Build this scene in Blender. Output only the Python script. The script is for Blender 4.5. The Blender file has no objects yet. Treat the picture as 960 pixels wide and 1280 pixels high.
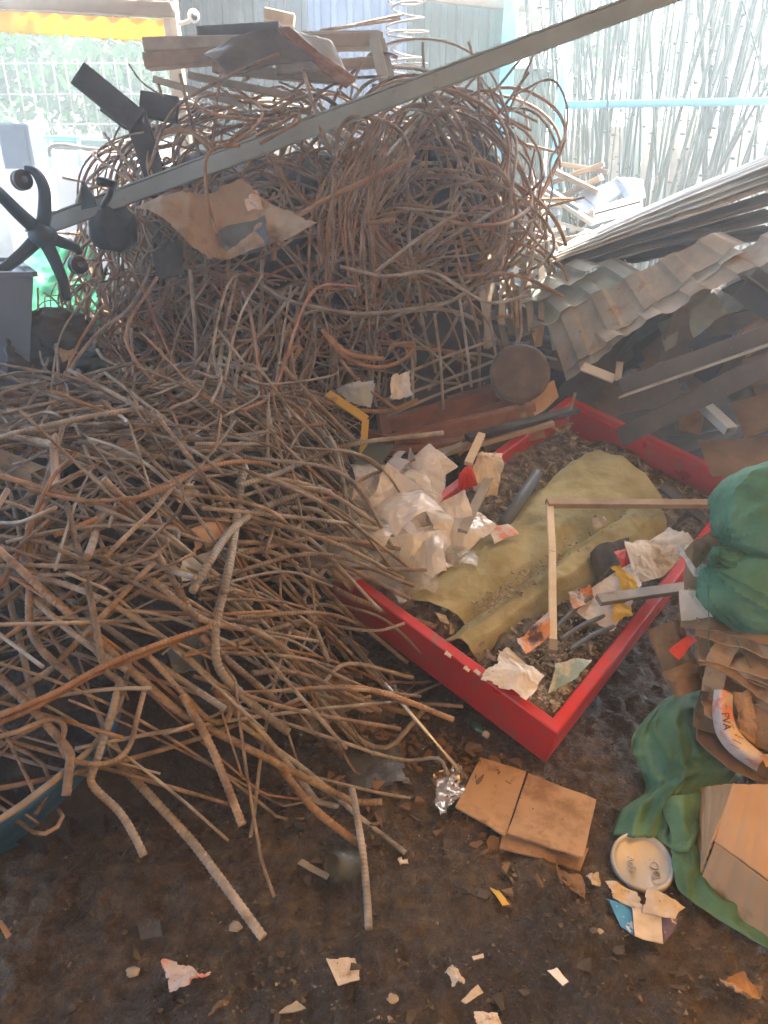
import bpy, math, random
import numpy as np
from mathutils import Vector, Matrix
rad = math.radians
sc = bpy.context.scene
COL = sc.collection

# ------------------------------------------------------------------ camera, sky, sun, exposure
PITCH, FPX, CAMZ = rad(25.3), 887.0, 1.55
cd = bpy.data.cameras.new('camera'); cam = bpy.data.objects.new('camera', cd); COL.objects.link(cam)
cam.location = (0, 0, CAMZ); cam.rotation_euler = (rad(90) - PITCH, 0, 0)
cd.sensor_fit = 'VERTICAL'; cd.sensor_height = 24.0; cd.lens = 24.0 * FPX / 1280.0
cd.clip_start = 0.02; cd.clip_end = 800
sc.camera = cam
SUN_EL, SUN_AZ = rad(60), rad(22)         # azimuth clockwise from +Y: ahead, a little to the right (backlight)
wd = bpy.data.worlds.new('World'); sc.world = wd; wd.use_nodes = True
nt = wd.node_tree
sky = nt.nodes.new('ShaderNodeTexSky'); sky.sky_type = 'NISHITA'; sky.sun_disc = False
sky.sun_elevation = SUN_EL; sky.sun_rotation = SUN_AZ
sky.air_density = 1.0; sky.dust_density = 3.5; sky.ozone_density = 1.0
bg = nt.nodes['Background']; bg.inputs['Strength'].default_value = 0.15
nt.links.new(sky.outputs[0], bg.inputs['Color'])
sd = bpy.data.lights.new('sun', 'SUN'); sd.energy = 4.6; sd.angle = rad(0.6); sd.color = (1.0, 0.93, 0.82)
sun = bpy.data.objects.new('sun', sd); COL.objects.link(sun)
tow = Vector((math.cos(SUN_EL) * math.sin(SUN_AZ), math.cos(SUN_EL) * math.cos(SUN_AZ), math.sin(SUN_EL)))
sun.rotation_euler = tow.to_track_quat('Z', 'Y').to_euler()
sc.view_settings.view_transform = 'Standard'; sc.view_settings.look = 'None'
sc.view_settings.exposure = 3.55; sc.view_settings.gamma = 1.0
sc.cycles.use_denoising = True
sc.cycles.max_bounces = 7; sc.cycles.diffuse_bounces = 4; sc.cycles.glossy_bounces = 3
sc.cycles.transmission_bounces = 6; sc.cycles.transparent_max_bounces = 8; sc.cycles.volume_bounces = 1
sc.cycles.caustics_reflective = False; sc.cycles.caustics_refractive = False
sc.cycles.sample_clamp_indirect = 6.0
HAZE = .023                                # density of the haze added for the glare veil (box built at the end)

# ------------------------------------------------------------------ picture measurements -> places
SP, CP = math.sin(PITCH), math.cos(PITCH)
def ray(px, py):
    u = (px - 480) / FPX; v = (640 - py) / FPX
    return np.array([u, CP + v * SP, -SP + v * CP])
def W(px, py, Y):
    d = ray(px, py); return np.array([0, 0, CAMZ]) + d * (Y / d[1])
def G(px, py, z=0.0):
    d = ray(px, py); return np.array([0, 0, CAMZ]) + d * ((z - CAMZ) / d[2])

# ------------------------------------------------------------------ noise
def _h(i, j, k, s):
    n = (i * 374761393 + j * 668265263 + k * 2147483647 + s * 1274126177) & 0xffffffff
    n = ((n ^ (n >> 13)) * 1274126177) & 0xffffffff
    return ((n ^ (n >> 16)) & 0xffff) / 65535.0
def vn(P, scale=1.0, seed=0):
    P = np.asarray(P, float) * scale + 137.31
    i = np.floor(P).astype(np.int64); f = P - i; f = f * f * (3 - 2 * f)
    r = 0
    for a in (0, 1):
        wa = f[..., 0] if a else 1 - f[..., 0]
        for b in (0, 1):
            wb = f[..., 1] if b else 1 - f[..., 1]
            for c in (0, 1):
                wc = f[..., 2] if c else 1 - f[..., 2]
                r = r + wa * wb * wc * _h(i[..., 0] + a, i[..., 1] + b, i[..., 2] + c, seed)
    return r * 2 - 1
def fbm(P, scale, seed=0, octv=3, gain=.5):
    r = 0; a = 1
    for o in range(octv):
        r = r + a * vn(P, scale * 2 ** o, seed + o * 17); a *= gain
    return r
def ridge(P, scale, seed=0, octv=3):
    r = 0; a = 1
    for o in range(octv):
        r = r + a * (1 - 2 * np.abs(vn(P, scale * 2 ** o, seed + o * 31))); a *= .5
    return r

# ------------------------------------------------------------------ mesh builder
def nrm(a):
    a = np.asarray(a, float); return a / max(np.linalg.norm(a), 1e-9)
class MB:
    def __init__(s): s.v = []; s.f = []; s.tc = []; s.n = 0
    def add(s, v, faces, tc=None):
        v = np.asarray(v, float)
        s.v.append(v); s.tc.append(np.zeros((len(v), 3)) if tc is None else np.asarray(tc, float))
        for fa in faces: s.f.append(np.asarray(fa, np.int64) + s.n)
        s.n += len(v); return s
    def grid(s, P, closed_u=False):
        nv, nu = P.shape[:2]
        a = np.arange(nv * nu).reshape(nv, nu)
        if closed_u: a = np.concatenate([a, a[:, :1]], 1)
        q = np.stack([a[:-1, :-1], a[:-1, 1:], a[1:, 1:], a[1:, :-1]], -1).reshape(-1, 4)
        uu, vv = np.meshgrid(np.linspace(0, 1, nu), np.linspace(0, 1, nv))
        return s.add(P.reshape(-1, 3), [q], np.stack([uu, vv, 0 * uu], -1).reshape(-1, 3))
    def box(s, c, size, R=None):
        h = np.array(size) / 2.0
        v = np.array([[x, y, z] for x in (-1, 1) for y in (-1, 1) for z in (-1, 1)]) * h
        if R is not None: v = v @ np.asarray(R).T
        return s.add(v + np.asarray(c), [[[0, 1, 3, 2], [4, 6, 7, 5], [0, 4, 5, 1], [2, 3, 7, 6], [0, 2, 6, 4], [1, 5, 7, 3]]])
    def beam(s, p0, p1, w, h, up=(0, 0, 1), bev=0.0):
        p0 = np.asarray(p0, float); p1 = np.asarray(p1, float)
        d = nrm(p1 - p0); r = nrm(np.cross(d, up)); u = np.cross(r, d)
        b = bev or min(w, h) * .08
        pr = [(-w/2+b, -h/2), (w/2-b, -h/2), (w/2, -h/2+b), (w/2, h/2-b), (w/2-b, h/2), (-w/2+b, h/2), (-w/2, h/2-b), (-w/2, -h/2+b)]
        A = np.array([p0 + r * x + u * y for x, y in pr]); B = np.array([p1 + r * x + u * y for x, y in pr])
        L = np.linalg.norm(p1 - p0); n = len(pr)
        q = [[i, (i + 1) % n, n + (i + 1) % n, n + i] for i in range(n)]
        t0 = [[0, n - 1 - i, n - 2 - i] for i in range(n - 2)]; t1 = [[n, n + i + 1, n + i + 2] for i in range(n - 2)]
        tc = np.array([[x, y, 0] for x, y in pr] + [[x, y, L] for x, y in pr])
        return s.add(np.concatenate([A, B]), [q, t0, t1], tc)
    def profile(s, p0, p1, pl, th, up=(0, 0, 1), nseg=1, wob=0.0, closed=False):
        """open (or closed) thin-walled section pl [(x,y)] of thickness th swept from p0 to p1"""
        p0 = np.asarray(p0, float); p1 = np.asarray(p1, float)
        d = nrm(p1 - p0); r = nrm(np.cross(d, up)); u = np.cross(r, d)
        pl = np.asarray(pl, float)
        if closed: pl = np.concatenate([pl, pl[:1]])
        tg = np.gradient(pl, axis=0)
        if closed: tg[0] = tg[-1] = pl[1] - pl[-2]
        nn = np.stack([-tg[:, 1], tg[:, 0]], 1); nn /= np.linalg.norm(nn, axis=1)[:, None] + 1e-9
        a = pl + nn * th / 2; b = pl - nn * th / 2
        ring = np.concatenate([a, b[::-1]])
        V = []
        for k in range(nseg + 1):
            c = p0 + (p1 - p0) * k / nseg
            off = wob * vn(np.array([[k * .7, 3.1, 5.2]]), 1.0, 5)[0] * u
            V.append(c + off + ring[:, :1] * r + ring[:, 1:] * u)
        P = np.array(V); m = len(ring); n = len(pl)
        s.grid(P, True)
        base = s.n - P.shape[0] * m
        for e, fl in ((0, 0), (nseg, 1)):
            o = base + e * m
            q = np.array([[o + i, o + i + 1, o + m - 2 - i, o + m - 1 - i] for i in range(n - 1)])
            s.f.append(q[:, ::-1] if fl else q)
        return s
    def tube(s, pts, r, n=8, rib=0.0, pitch=.010, hub=0.0, seed=0):
        pts = np.asarray(pts, float)
        if rib:
            L = np.concatenate([[0], np.cumsum(np.linalg.norm(np.diff(pts, axis=0), axis=1))])
            m = max(8, int(L[-1] / (pitch / 4)))
            l = np.linspace(0, L[-1], m)
            pts = np.stack([np.interp(l, L, pts[:, k]) for k in range(3)], 1)
            ker = np.array([1, 2, 3, 4, 3, 2, 1.]); ker /= ker.sum()
            pad = np.concatenate([np.repeat(pts[:1], 3, 0), pts, np.repeat(pts[-1:], 3, 0)])
            sm = np.stack([np.convolve(pad[:, k], ker, 'valid') for k in range(3)], 1)
            sm[0] = pts[0]; sm[-1] = pts[-1]; pts = sm
        N = len(pts)
        T = np.gradient(pts, axis=0); T /= np.linalg.norm(T, axis=1)[:, None] + 1e-9
        L = np.concatenate([[0], np.cumsum(np.linalg.norm(np.diff(pts, axis=0), axis=1))])
        ref = np.array([0, 0, 1.]) if abs(T[0][2]) < .9 else np.array([1., 0, 0])
        A = np.zeros((N, 3)); a = nrm(np.cross(T[0], ref))
        for i in range(N):
            a = a - T[i] * (a @ T[i]); a = a / (np.linalg.norm(a) + 1e-9); A[i] = a
        B = np.cross(T, A)
        th = np.arange(n) / n * 2 * np.pi
        rr = np.full((N, n), float(r))
        if rib:
            ph = 2 * np.pi * L[:, None] / pitch
            half = np.where(np.sin(th)[None] > 0, 1, -1)
            rr = r * (1 + rib * (np.clip(np.sin(ph + half * 1.0 * th[None]), 0, 1) + .5 * np.exp(-((np.sin(th[None])) / .25) ** 2)))
        if hub: rr = rr * (1 + hub * vn(np.stack([L[:, None] * 40 + 0 * th, np.cos(th)[None] * 1.5 + seed + 0 * L[:, None], np.sin(th)[None] * 1.5 + 0 * L[:, None]], -1), 1.0, seed))
        P = pts[:, None] + rr[..., None] * (np.cos(th)[None, :, None] * A[:, None] + np.sin(th)[None, :, None] * B[:, None])
        a0 = np.arange(N * n).reshape(N, n); a0 = np.concatenate([a0, a0[:, :1]], 1)
        q = np.stack([a0[:-1, :-1], a0[:-1, 1:], a0[1:, 1:], a0[1:, :-1]], -1).reshape(-1, 4)
        tc = np.stack([np.repeat(L[:, None], n, 1), np.tile(np.cos(th), (N, 1)), np.tile(np.sin(th), (N, 1))], -1).reshape(-1, 3)
        V = np.concatenate([P.reshape(-1, 3), pts[:1], pts[-1:]])
        t0 = [[N * n, (i + 1) % n, i] for i in range(n)]
        t1 = [[N * n + 1, (N - 1) * n + i, (N - 1) * n + (i + 1) % n] for i in range(n)]
        return s.add(V, [q, t0, t1], np.concatenate([tc, [[0, 0, 0], [L[-1], 0, 0]]]))
    def sheet(s, P, th=.001, keep=None):
        """P (nv,nu,3) surface given a thickness; keep: mask of quads"""
        nv, nu = P.shape[:2]
        du = np.gradient(P, axis=1); dv = np.gradient(P, axis=0)
        n = np.cross(du, dv); n /= np.linalg.norm(n, axis=2)[..., None] + 1e-9
        a = np.arange(nv * nu).reshape(nv, nu); o = nv * nu
        M = np.ones((nv - 1, nu - 1), bool) if keep is None else keep
        q = np.stack([a[:-1, :-1], a[:-1, 1:], a[1:, 1:], a[1:, :-1]], -1)
        top = q[M]; bot = (q[M] + o)[:, ::-1]
        Mp = np.pad(M, 1)
        side = []
        for dy, dx, e in ((-1, 0, (0, 1)), (0, 1, (1, 2)), (1, 0, (2, 3)), (0, -1, (3, 0))):
            nb = Mp[1 + dy:nv + dy, 1 + dx:nu + dx]
            b = q[M & ~nb]
            if len(b): side.append(np.stack([b[:, e[1]], b[:, e[0]], b[:, e[0]] + o, b[:, e[1]] + o], -1))
        uu, vv = np.meshgrid(np.linspace(0, 1, nu), np.linspace(0, 1, nv))
        tc = np.stack([uu, vv, 0 * uu], -1).reshape(-1, 3)
        V = np.concatenate([(P + n * th / 2).reshape(-1, 3), (P - n * th / 2).reshape(-1, 3)])
        used = np.unique(np.concatenate([x.ravel() for x in [top, bot] + side]))
        mp = np.zeros(len(V), np.int64); mp[used] = np.arange(len(used))
        return s.add(V[used], [mp[x] for x in [top, bot] + side if len(x)], np.concatenate([tc, tc])[used])
    def poly(s, pts, th, up=None):
        """star-shaped planar outline extruded by th downwards along its normal"""
        pts = np.asarray(pts, float); c = pts.mean(0); n = len(pts)
        nn = nrm(np.sum(np.cross(pts - c, np.roll(pts, -1, 0) - c), 0))
        if nn[2] < 0 and up is None: nn = -nn; pts = pts[::-1]
        V = np.concatenate([pts, pts - nn * th, [c], [c - nn * th]])
        t = [[2 * n, i, (i + 1) % n] for i in range(n)] + [[2 * n + 1, n + (i + 1) % n, n + i] for i in range(n)]
        q = [[i, n + i, n + (i + 1) % n, (i + 1) % n] for i in range(n)]
        lo = pts.min(0); sp = max((pts.max(0) - lo).max(), 1e-6)
        tc = (np.concatenate([pts, pts, [c], [c]]) - lo) / sp
        return s.add(V, [t, q], tc)
    def ball(s, c, R, fn=None, nu=24, nv=16, M=None):
        th = np.linspace(0, 2 * np.pi, nu, endpoint=False); ph = np.linspace(.03, np.pi - .03, nv)
        D = np.stack([np.sin(ph)[:, None] * np.cos(th), np.sin(ph)[:, None] * np.sin(th), np.cos(ph)[:, None] + 0 * th], -1)
        k = np.ones(D.shape[:2]) if fn is None else fn(D)
        P = D * k[..., None] * np.asarray(R)
        if M is not None: P = P @ np.asarray(M).T
        P = P + np.asarray(c)
        s.grid(P, True); b = s.n - nu * nv
        s.f.append(np.array([[b + (i + 1) % nu, b + i, b + (i + 2) % nu] for i in range(0, 0)], np.int64).reshape(-1, 3))
        s.add(np.array([P[0].mean(0), P[-1].mean(0)]), [])
        t = s.n - 2
        s.f.append(np.array([[t, b + (i + 1) % nu, b + i] for i in range(nu)]))
        s.f.append(np.array([[t + 1, b + (nv - 1) * nu + i, b + (nv - 1) * nu + (i + 1) % nu] for i in range(nu)]))
        return s
    def lathe(s, c, prof, n=32, ax=(0, 0, 1)):
        """prof [(r,h)] turned about ax through c"""
        z = nrm(ax); x = nrm(np.cross(z, (0, 1, .01)) if abs(z[1]) < .9 else np.cross(z, (1, 0, 0))); y = np.cross(z, x)
        th = np.arange(n) / n * 2 * np.pi
        P = np.array([[np.asarray(c) + r * (np.cos(t) * x + np.sin(t) * y) + h * z for t in th] for r, h in prof])
        return s.grid(P, True)
    def build(s, name, mat, parent=None, smooth=True, origin=None):
        V = np.concatenate(s.v)
        if parent is not None: L = np.array(parent.location)
        elif origin is not None: L = np.array(origin, float)
        else: L = np.array([(V[:, 0].min() + V[:, 0].max()) / 2, (V[:, 1].min() + V[:, 1].max()) / 2, V[:, 2].min()])
        me = bpy.data.meshes.new(name)
        fs = [f for f in s.f if len(f)]
        me.vertices.add(len(V)); me.vertices.foreach_set('co', (V - L).astype(np.float32).ravel())
        tot = np.concatenate([np.full(len(f), f.shape[1]) for f in fs]); idx = np.concatenate([f.ravel() for f in fs])
        me.loops.add(len(idx)); me.loops.foreach_set('vertex_index', idx.astype(np.int32))
        me.polygons.add(len(tot)); me.polygons.foreach_set('loop_start', np.concatenate([[0], np.cumsum(tot)[:-1]]).astype(np.int32))
        me.polygons.foreach_set('loop_total', tot.astype(np.int32))
        me.polygons.foreach_set('use_smooth', np.full(len(tot), bool(smooth)))
        at = me.attributes.new('tc', 'FLOAT_VECTOR', 'POINT'); at.data.foreach_set('vector', np.concatenate(s.tc).astype(np.float32).ravel())
        me.update(calc_edges=True); me.validate()
        if smooth == 'auto':
            me.set_sharp_from_angle(angle=rad(28))
        if mat is not None: me.materials.append(mat)
        o = bpy.data.objects.new(name, me); COL.objects.link(o)
        if parent is not None: o.parent = parent
        else: o.location = L
        return o
def tag(o, label=None, cat=None, group=None, kind=None):
    if label: o['label'] = label
    if cat: o['category'] = cat
    if group: o['group'] = group
    if kind: o['kind'] = kind
    return o
def thing(name, loc, label, cat, group=None):
    o = bpy.data.objects.new(name, None); COL.objects.link(o); o.location = [float(x) for x in loc]; o.empty_display_size = .05
    return tag(o, label, cat, group)
def catmull(pts, k=8):
    P = np.asarray(pts, float)
    if len(P) == 2: return np.array([P[0] + (P[1] - P[0]) * t for t in np.linspace(0, 1, k + 1)])
    Q = np.concatenate([[2 * P[0] - P[1]], P, [2 * P[-1] - P[-2]]])
    out = []
    for i in range(1, len(Q) - 2):
        p0, p1, p2, p3 = Q[i - 1:i + 3]
        t0 = 0; t1 = t0 + np.linalg.norm(p1 - p0) ** .5 + 1e-6; t2 = t1 + np.linalg.norm(p2 - p1) ** .5 + 1e-6; t3 = t2 + np.linalg.norm(p3 - p2) ** .5 + 1e-6
        for t in np.linspace(t1, t2, k, endpoint=False):
            A1 = (t1-t)/(t1-t0)*p0+(t-t0)/(t1-t0)*p1; A2 = (t2-t)/(t2-t1)*p1+(t-t1)/(t2-t1)*p2; A3 = (t3-t)/(t3-t2)*p2+(t-t2)/(t3-t2)*p3
            B1 = (t2-t)/(t2-t0)*A1+(t-t0)/(t2-t0)*A2; B2 = (t3-t)/(t3-t1)*A2+(t-t1)/(t3-t1)*A3
            out.append((t2-t)/(t2-t1)*B1+(t-t1)/(t2-t1)*B2)
    out.append(P[-1]); return np.array(out)
def quad(c4, nu, nv):
    """bilinear patch: corners (u0v0, u1v0, u1v1, u0v1)"""
    a, b, c, d = [np.asarray(x, float) for x in c4]
    u = np.linspace(0, 1, nu)[None, :, None]; v = np.linspace(0, 1, nv)[:, None, None]
    return (1-u)*(1-v)*a + u*(1-v)*b + u*v*c + (1-u)*v*d
def normal_of(c4):
    a, b, c, d = [np.asarray(x, float) for x in c4]
    n = nrm(np.cross(c - a, d - b)); return n if n[2] >= 0 else -n

# ------------------------------------------------------------------ materials
def mat(name, cols, scale=6.0, rough=(.6, .9), bump=0.3, bscale=None, detail=6.0, metal=0.0, vary=.25, spots=None, spec=.4,
        dirt=None, ribs=0.0, stripes=None, alpha=None, trans=None, coord='Object', bdist=.004, rings=None):
    m = bpy.data.materials.new(name); m.use_nodes = True
    t = m.node_tree; N = t.nodes; Lk = t.links
    b = N['Principled BSDF']
    tc = N.new('ShaderNodeTexCoord'); oi = N.new('ShaderNodeObjectInfo')
    off = N.new('ShaderNodeVectorMath'); off.operation = 'MULTIPLY_ADD'
    off.inputs[0].default_value = (1, 1, 1)
    com = N.new('ShaderNodeCombineXYZ')
    for k in range(3): Lk.new(oi.outputs['Random'], com.inputs[k])
    sc_ = N.new('ShaderNodeVectorMath'); sc_.operation = 'SCALE'; sc_.inputs['Scale'].default_value = 17.0
    Lk.new(com.outputs[0], sc_.inputs[0])
    ad = N.new('ShaderNodeVectorMath'); ad.operation = 'ADD'
    Lk.new(tc.outputs[coord], ad.inputs[0]); Lk.new(sc_.outputs[0], ad.inputs[1])
    def noise(s, d=detail, r=.6):
        n = N.new('ShaderNodeTexNoise'); n.inputs['Scale'].default_value = s; n.inputs['Detail'].default_value = d; n.inputs['Roughness'].default_value = r
        Lk.new(ad.outputs[0], n.inputs['Vector']); return n
    def ramp(src, stops, interp='LINEAR'):
        r = N.new('ShaderNodeValToRGB'); e = r.color_ramp.elements; r.color_ramp.interpolation = interp
        while len(e) > 1: e.remove(e[-1])
        e[0].position = stops[0][0]; e[0].color = (*stops[0][1], 1)
        for p, c in stops[1:]:
            x = e.new(p); x.color = (*c, 1)
        Lk.new(src, r.inputs['Fac']); return r
    def mix(fac, a, bb, kind='MIX'):
        x = N.new('ShaderNodeMix'); x.data_type = 'RGBA'; x.blend_type = kind
        if isinstance(fac, float): x.inputs[0].default_value = fac
        else: Lk.new(fac, x.inputs[0])
        for k, c in ((6, a), (7, bb)):
            if isinstance(c, tuple): x.inputs[k].default_value = (*c, 1)
            else: Lk.new(c, x.inputs[k])
        return x.outputs[2]
    n1 = noise(scale)
    k = len(cols)
    col = ramp(n1.outputs['Fac'], [(.3 + .4 * i / max(1, k - 1), c) for i, c in enumerate(cols)]).outputs['Color'] if k > 1 else None
    if col is None:
        rgb = N.new('ShaderNodeRGB'); rgb.outputs[0].default_value = (*cols[0], 1); col = rgb.outputs[0]
    if stripes:                                   # (attribute axis, count, colour, width)
        ax, cnt, sc2, wdt = stripes
        at = N.new('ShaderNodeAttribute'); at.attribute_name = 'tc'
        sp = N.new('ShaderNodeSeparateXYZ'); Lk.new(at.outputs['Vector'], sp.inputs[0])
        mu = N.new('ShaderNodeMath'); mu.operation = 'MULTIPLY'; mu.inputs[1].default_value = cnt; Lk.new(sp.outputs[ax], mu.inputs[0])
        fr = N.new('ShaderNodeMath'); fr.operation = 'FRACT'; Lk.new(mu.outputs[0], fr.inputs[0])
        lt = N.new('ShaderNodeMath'); lt.operation = 'LESS_THAN'; lt.inputs[1].default_value = wdt; Lk.new(fr.outputs[0], lt.inputs[0])
        col = mix(lt.outputs[0], col, sc2)
    if spots:                                     # (scale, lo, hi, colour)
        for s_, lo, hi, c_ in spots:
            ns = noise(s_, 5.0, .65)
            rp = ramp(ns.outputs['Fac'], [(lo, (0, 0, 0)), (hi, (1, 1, 1))])
            col = mix(rp.outputs['Color'], col, c_)
    if vary:
        hs = N.new('ShaderNodeHueSaturation')
        mr = N.new('ShaderNodeMapRange'); mr.inputs['To Min'].default_value = 1 - vary; mr.inputs['To Max'].default_value = 1 + vary
        Lk.new(oi.outputs['Random'], mr.inputs['Value']); Lk.new(mr.outputs[0], hs.inputs['Value'])
        Lk.new(col, hs.inputs['Color']); col = hs.outputs['Color']
    Lk.new(col, b.inputs['Base Color'])
    nr = noise(scale * 2.3, 4.0)
    mr = N.new('ShaderNodeMapRange'); mr.inputs['From Min'].default_value = .3; mr.inputs['From Max'].default_value = .7
    mr.inputs['To Min'].default_value, mr.inputs['To Max'].default_value = rough
    Lk.new(nr.outputs['Fac'], mr.inputs['Value']); Lk.new(mr.outputs[0], b.inputs['Roughness'])
    b.inputs['Metallic'].default_value = metal
    b.inputs['Specular IOR Level'].default_value = spec
    last = None
    if ribs:
        at = N.new('ShaderNodeAttribute'); at.attribute_name = 'tc'
        sp = N.new('ShaderNodeSeparateXYZ'); Lk.new(at.outputs['Vector'], sp.inputs[0])
        mu = N.new('ShaderNodeMath'); mu.operation = 'MULTIPLY_ADD'; mu.inputs[1].default_value = 2 * math.pi / ribs; Lk.new(sp.outputs[0], mu.inputs[0]); Lk.new(sp.outputs[1], mu.inputs[2])
        sn = N.new('ShaderNodeMath'); sn.operation = 'SINE'; Lk.new(mu.outputs[0], sn.inputs[0])
        bp = N.new('ShaderNodeBump'); bp.inputs['Strength'].default_value = .28; bp.inputs['Distance'].default_value = .002
        Lk.new(sn.outputs[0], bp.inputs['Height']); last = bp
    if bump:
        nb = noise(bscale or scale * 5, 5.0, .65)
        bp = N.new('ShaderNodeBump'); bp.inputs['Strength'].default_value = bump; bp.inputs['Distance'].default_value = bdist
        Lk.new(nb.outputs['Fac'], bp.inputs['Height'])
        if last: Lk.new(last.outputs[0], bp.inputs['Normal'])
        last = bp
    if last: Lk.new(last.outputs[0], b.inputs['Normal'])
    if alpha is not None: b.inputs['Alpha'].default_value = alpha
    if trans is not None:                          # light shining through a thin sheet
        tb = N.new('ShaderNodeBsdfTranslucent'); Lk.new(col, tb.inputs['Color'])
        ms = N.new('ShaderNodeMixShader'); ms.inputs[0].default_value = trans
        out = N['Material Output']
        Lk.new(b.outputs[0], ms.inputs[1]); Lk.new(tb.outputs[0], ms.inputs[2]); Lk.new(ms.outputs[0], out.inputs['Surface'])
    return m
M = {}
M['mud'] = mat('mud', [(.016, .010, .004), (.044, .027, .011), (.085, .053, .024), (.145, .096, .047)], 26, (.22, .95), 1.0, 90, 12, vary=0, spec=.55, bdist=.014,
               spots=[(1.7, .50, .62, (.018, .012, .007)), (120, .63, .68, (.17, .12, .068)), (70, .66, .70, (.006, .004, .003))])
M['rust'] = mat('rust_brown', [(.085, .060, .040), (.20, .140, .092), (.35, .265, .185)], 14, (.6, .9), .5, 160, vary=.32, ribs=.011, bdist=.0015,
                spots=[(26, .62, .74, (.22, .105, .045))])
M['rusto'] = mat('rust_orange', [(.15, .080, .038), (.27, .148, .070), (.34, .21, .12)], 14, (.6, .9), .5, 160, vary=.22, ribs=.011, bdist=.0015)
M['rustg'] = mat('rust_grey', [(.13, .11, .088), (.26, .222, .178), (.40, .345, .28)], 12, (.5, .85), .4, 160, vary=.22, ribs=.011, bdist=.0015,
                 spots=[(25, .62, .75, (.20, .11, .055))])
M['rustred'] = mat('rust_red', [(.12, .058, .034), (.22, .11, .066), (.31, .175, .11)], 14, (.65, .9), .4, 160, vary=.25, bdist=.0015)
M['debris'] = mat('debris', [(.010, .008, .006), (.022, .017, .012), (.042, .032, .022)], 9, (.7, .95), 1.0, 30, vary=.1, bdist=.02)  # near black: the shade inside the heaps is put into this colour
M['red'] = mat('red_paint', [(.46, .010, .010), (.60, .016, .014)], 3, (.25, .5), .12, 25, vary=0, spec=.5,
               spots=[(38, .69, .76, (.45, .26, .2)), (5, .52, .85, (.25, .02, .014)), (20, .53, .70, (.27, .085, .055)), (3, .55, .8, (.36, .05, .035)), (95, .66, .70, (.30, .19, .13))])
M['bluepaint'] = mat('blue_paint', [(.016, .10, .28), (.028, .16, .40)], 6, (.4, .7), .3, 40, vary=0, spots=[(12, .62, .74, (.10, .06, .035))])
M['beam'] = mat('grey_beam', [(.17, .22, .24), (.26, .32, .34)], 5, (.45, .75), .2, 40, vary=0, spots=[(9, .62, .75, (.16, .10, .06))])
M['alu'] = mat('aluminium', [(.55, .55, .54), (.7, .7, .68)], 6, (.2, .4), .05, 50, metal=.9, vary=.05)
M['steel'] = mat('dull_steel', [(.15, .13, .11), (.26, .23, .19)], 8, (.45, .75), .3, 60, metal=.2, vary=.15, spots=[(14, .58, .72, (.19, .10, .05))])
M['channel'] = mat('brown_channel', [(.055, .040, .030), (.11, .080, .058)], 8, (.5, .8), .3, 60, vary=.15, spots=[(60, .68, .74, (.4, .35, .28))])
M['tan_sheet'] = mat('tan_sheet', [(.22, .18, .14), (.33, .275, .21), (.40, .35, .28)], 6, (.5, .8), .3, 40, vary=.1, spots=[(9, .56, .7, (.27, .13, .06)), (25, .66, .75, (.12, .07, .04))])
M['green_sheet'] = mat('greengrey_sheet', [(.17, .19, .16), (.27, .29, .25)], 6, (.45, .75), .2, 40, vary=.12, spots=[(9, .6, .74, (.22, .14, .08))])
M['grey_sheet'] = mat('pale_grey_sheet', [(.28, .29, .27), (.42, .42, .39)], 5, (.4, .7), .2, 40, vary=.15, spots=[(7, .6, .78, (.24, .17, .11))])
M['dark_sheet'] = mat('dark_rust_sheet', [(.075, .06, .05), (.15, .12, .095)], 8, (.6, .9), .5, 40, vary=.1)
M['fabric'] = mat('olive_fabric', [(.23, .205, .10), (.34, .31, .165), (.41, .375, .215)], 5, (.8, .95), .6, 60, vary=0, spec=.15, bdist=.006,
                  spots=[(4, .56, .75, (.20, .155, .07)), (30, .68, .76, (.11, .085, .045))])
M['lath'] = mat('pale_lath', [(.50, .40, .26), (.64, .54, .38)], 20, (.6, .85), .3, 80, vary=.08)
M['wood'] = mat('weathered_wood', [(.20, .14, .09), (.33, .25, .165)], 12, (.65, .9), .4, 60, vary=.2)
M['greywood'] = mat('grey_wood', [(.24, .21, .17), (.38, .335, .275)], 10, (.65, .9), .4, 60, vary=.15)
M['redwood'] = mat('reddish_wood', [(.13, .052, .027), (.24, .105, .055)], 12, (.5, .8), .3, 60, vary=.15)
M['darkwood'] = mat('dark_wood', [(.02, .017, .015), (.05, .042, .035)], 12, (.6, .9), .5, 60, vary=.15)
M['bark'] = mat('bark', [(.06, .045, .03), (.14, .11, .08)], 8, (.8, .95), .8, 30, vary=.2)
M['card'] = mat('cardboard', [(.33, .20, .105), (.42, .27, .15)], 7, (.75, .95), .15, 80, vary=.14, spec=.15, spots=[(4, .52, .62, (.24, .14, .07)), (11, .58, .70, (.17, .095, .045)), (60, .66, .72, (.10, .06, .03))])
M['cardflute'] = mat('fluted_cardboard', [(.36, .215, .11), (.44, .28, .155)], 7, (.75, .95), .1, 80, vary=.1, spec=.15, spots=[(8, .60, .76, (.22, .125, .06))])
M['carddark'] = mat('dirty_cardboard', [(.14, .085, .045), (.24, .15, .085)], 8, (.8, .95), .3, 60, vary=.2, spec=.15)
M['paper'] = mat('paper', [(.42, .36, .28), (.62, .55, .46)], 16, (.7, .9), .3, 50, vary=.12, spots=[(22, .55, .68, (.30, .22, .14)), (70, .64, .70, (.14, .10, .06))])
M['cloth'] = mat('white_cloth', [(.42, .37, .30), (.58, .52, .45), (.68, .62, .55)], 12, (.8, .95), .5, 70, vary=.05, spots=[(16, .55, .68, (.33, .25, .17)), (50, .66, .72, (.20, .14, .09))])
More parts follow.
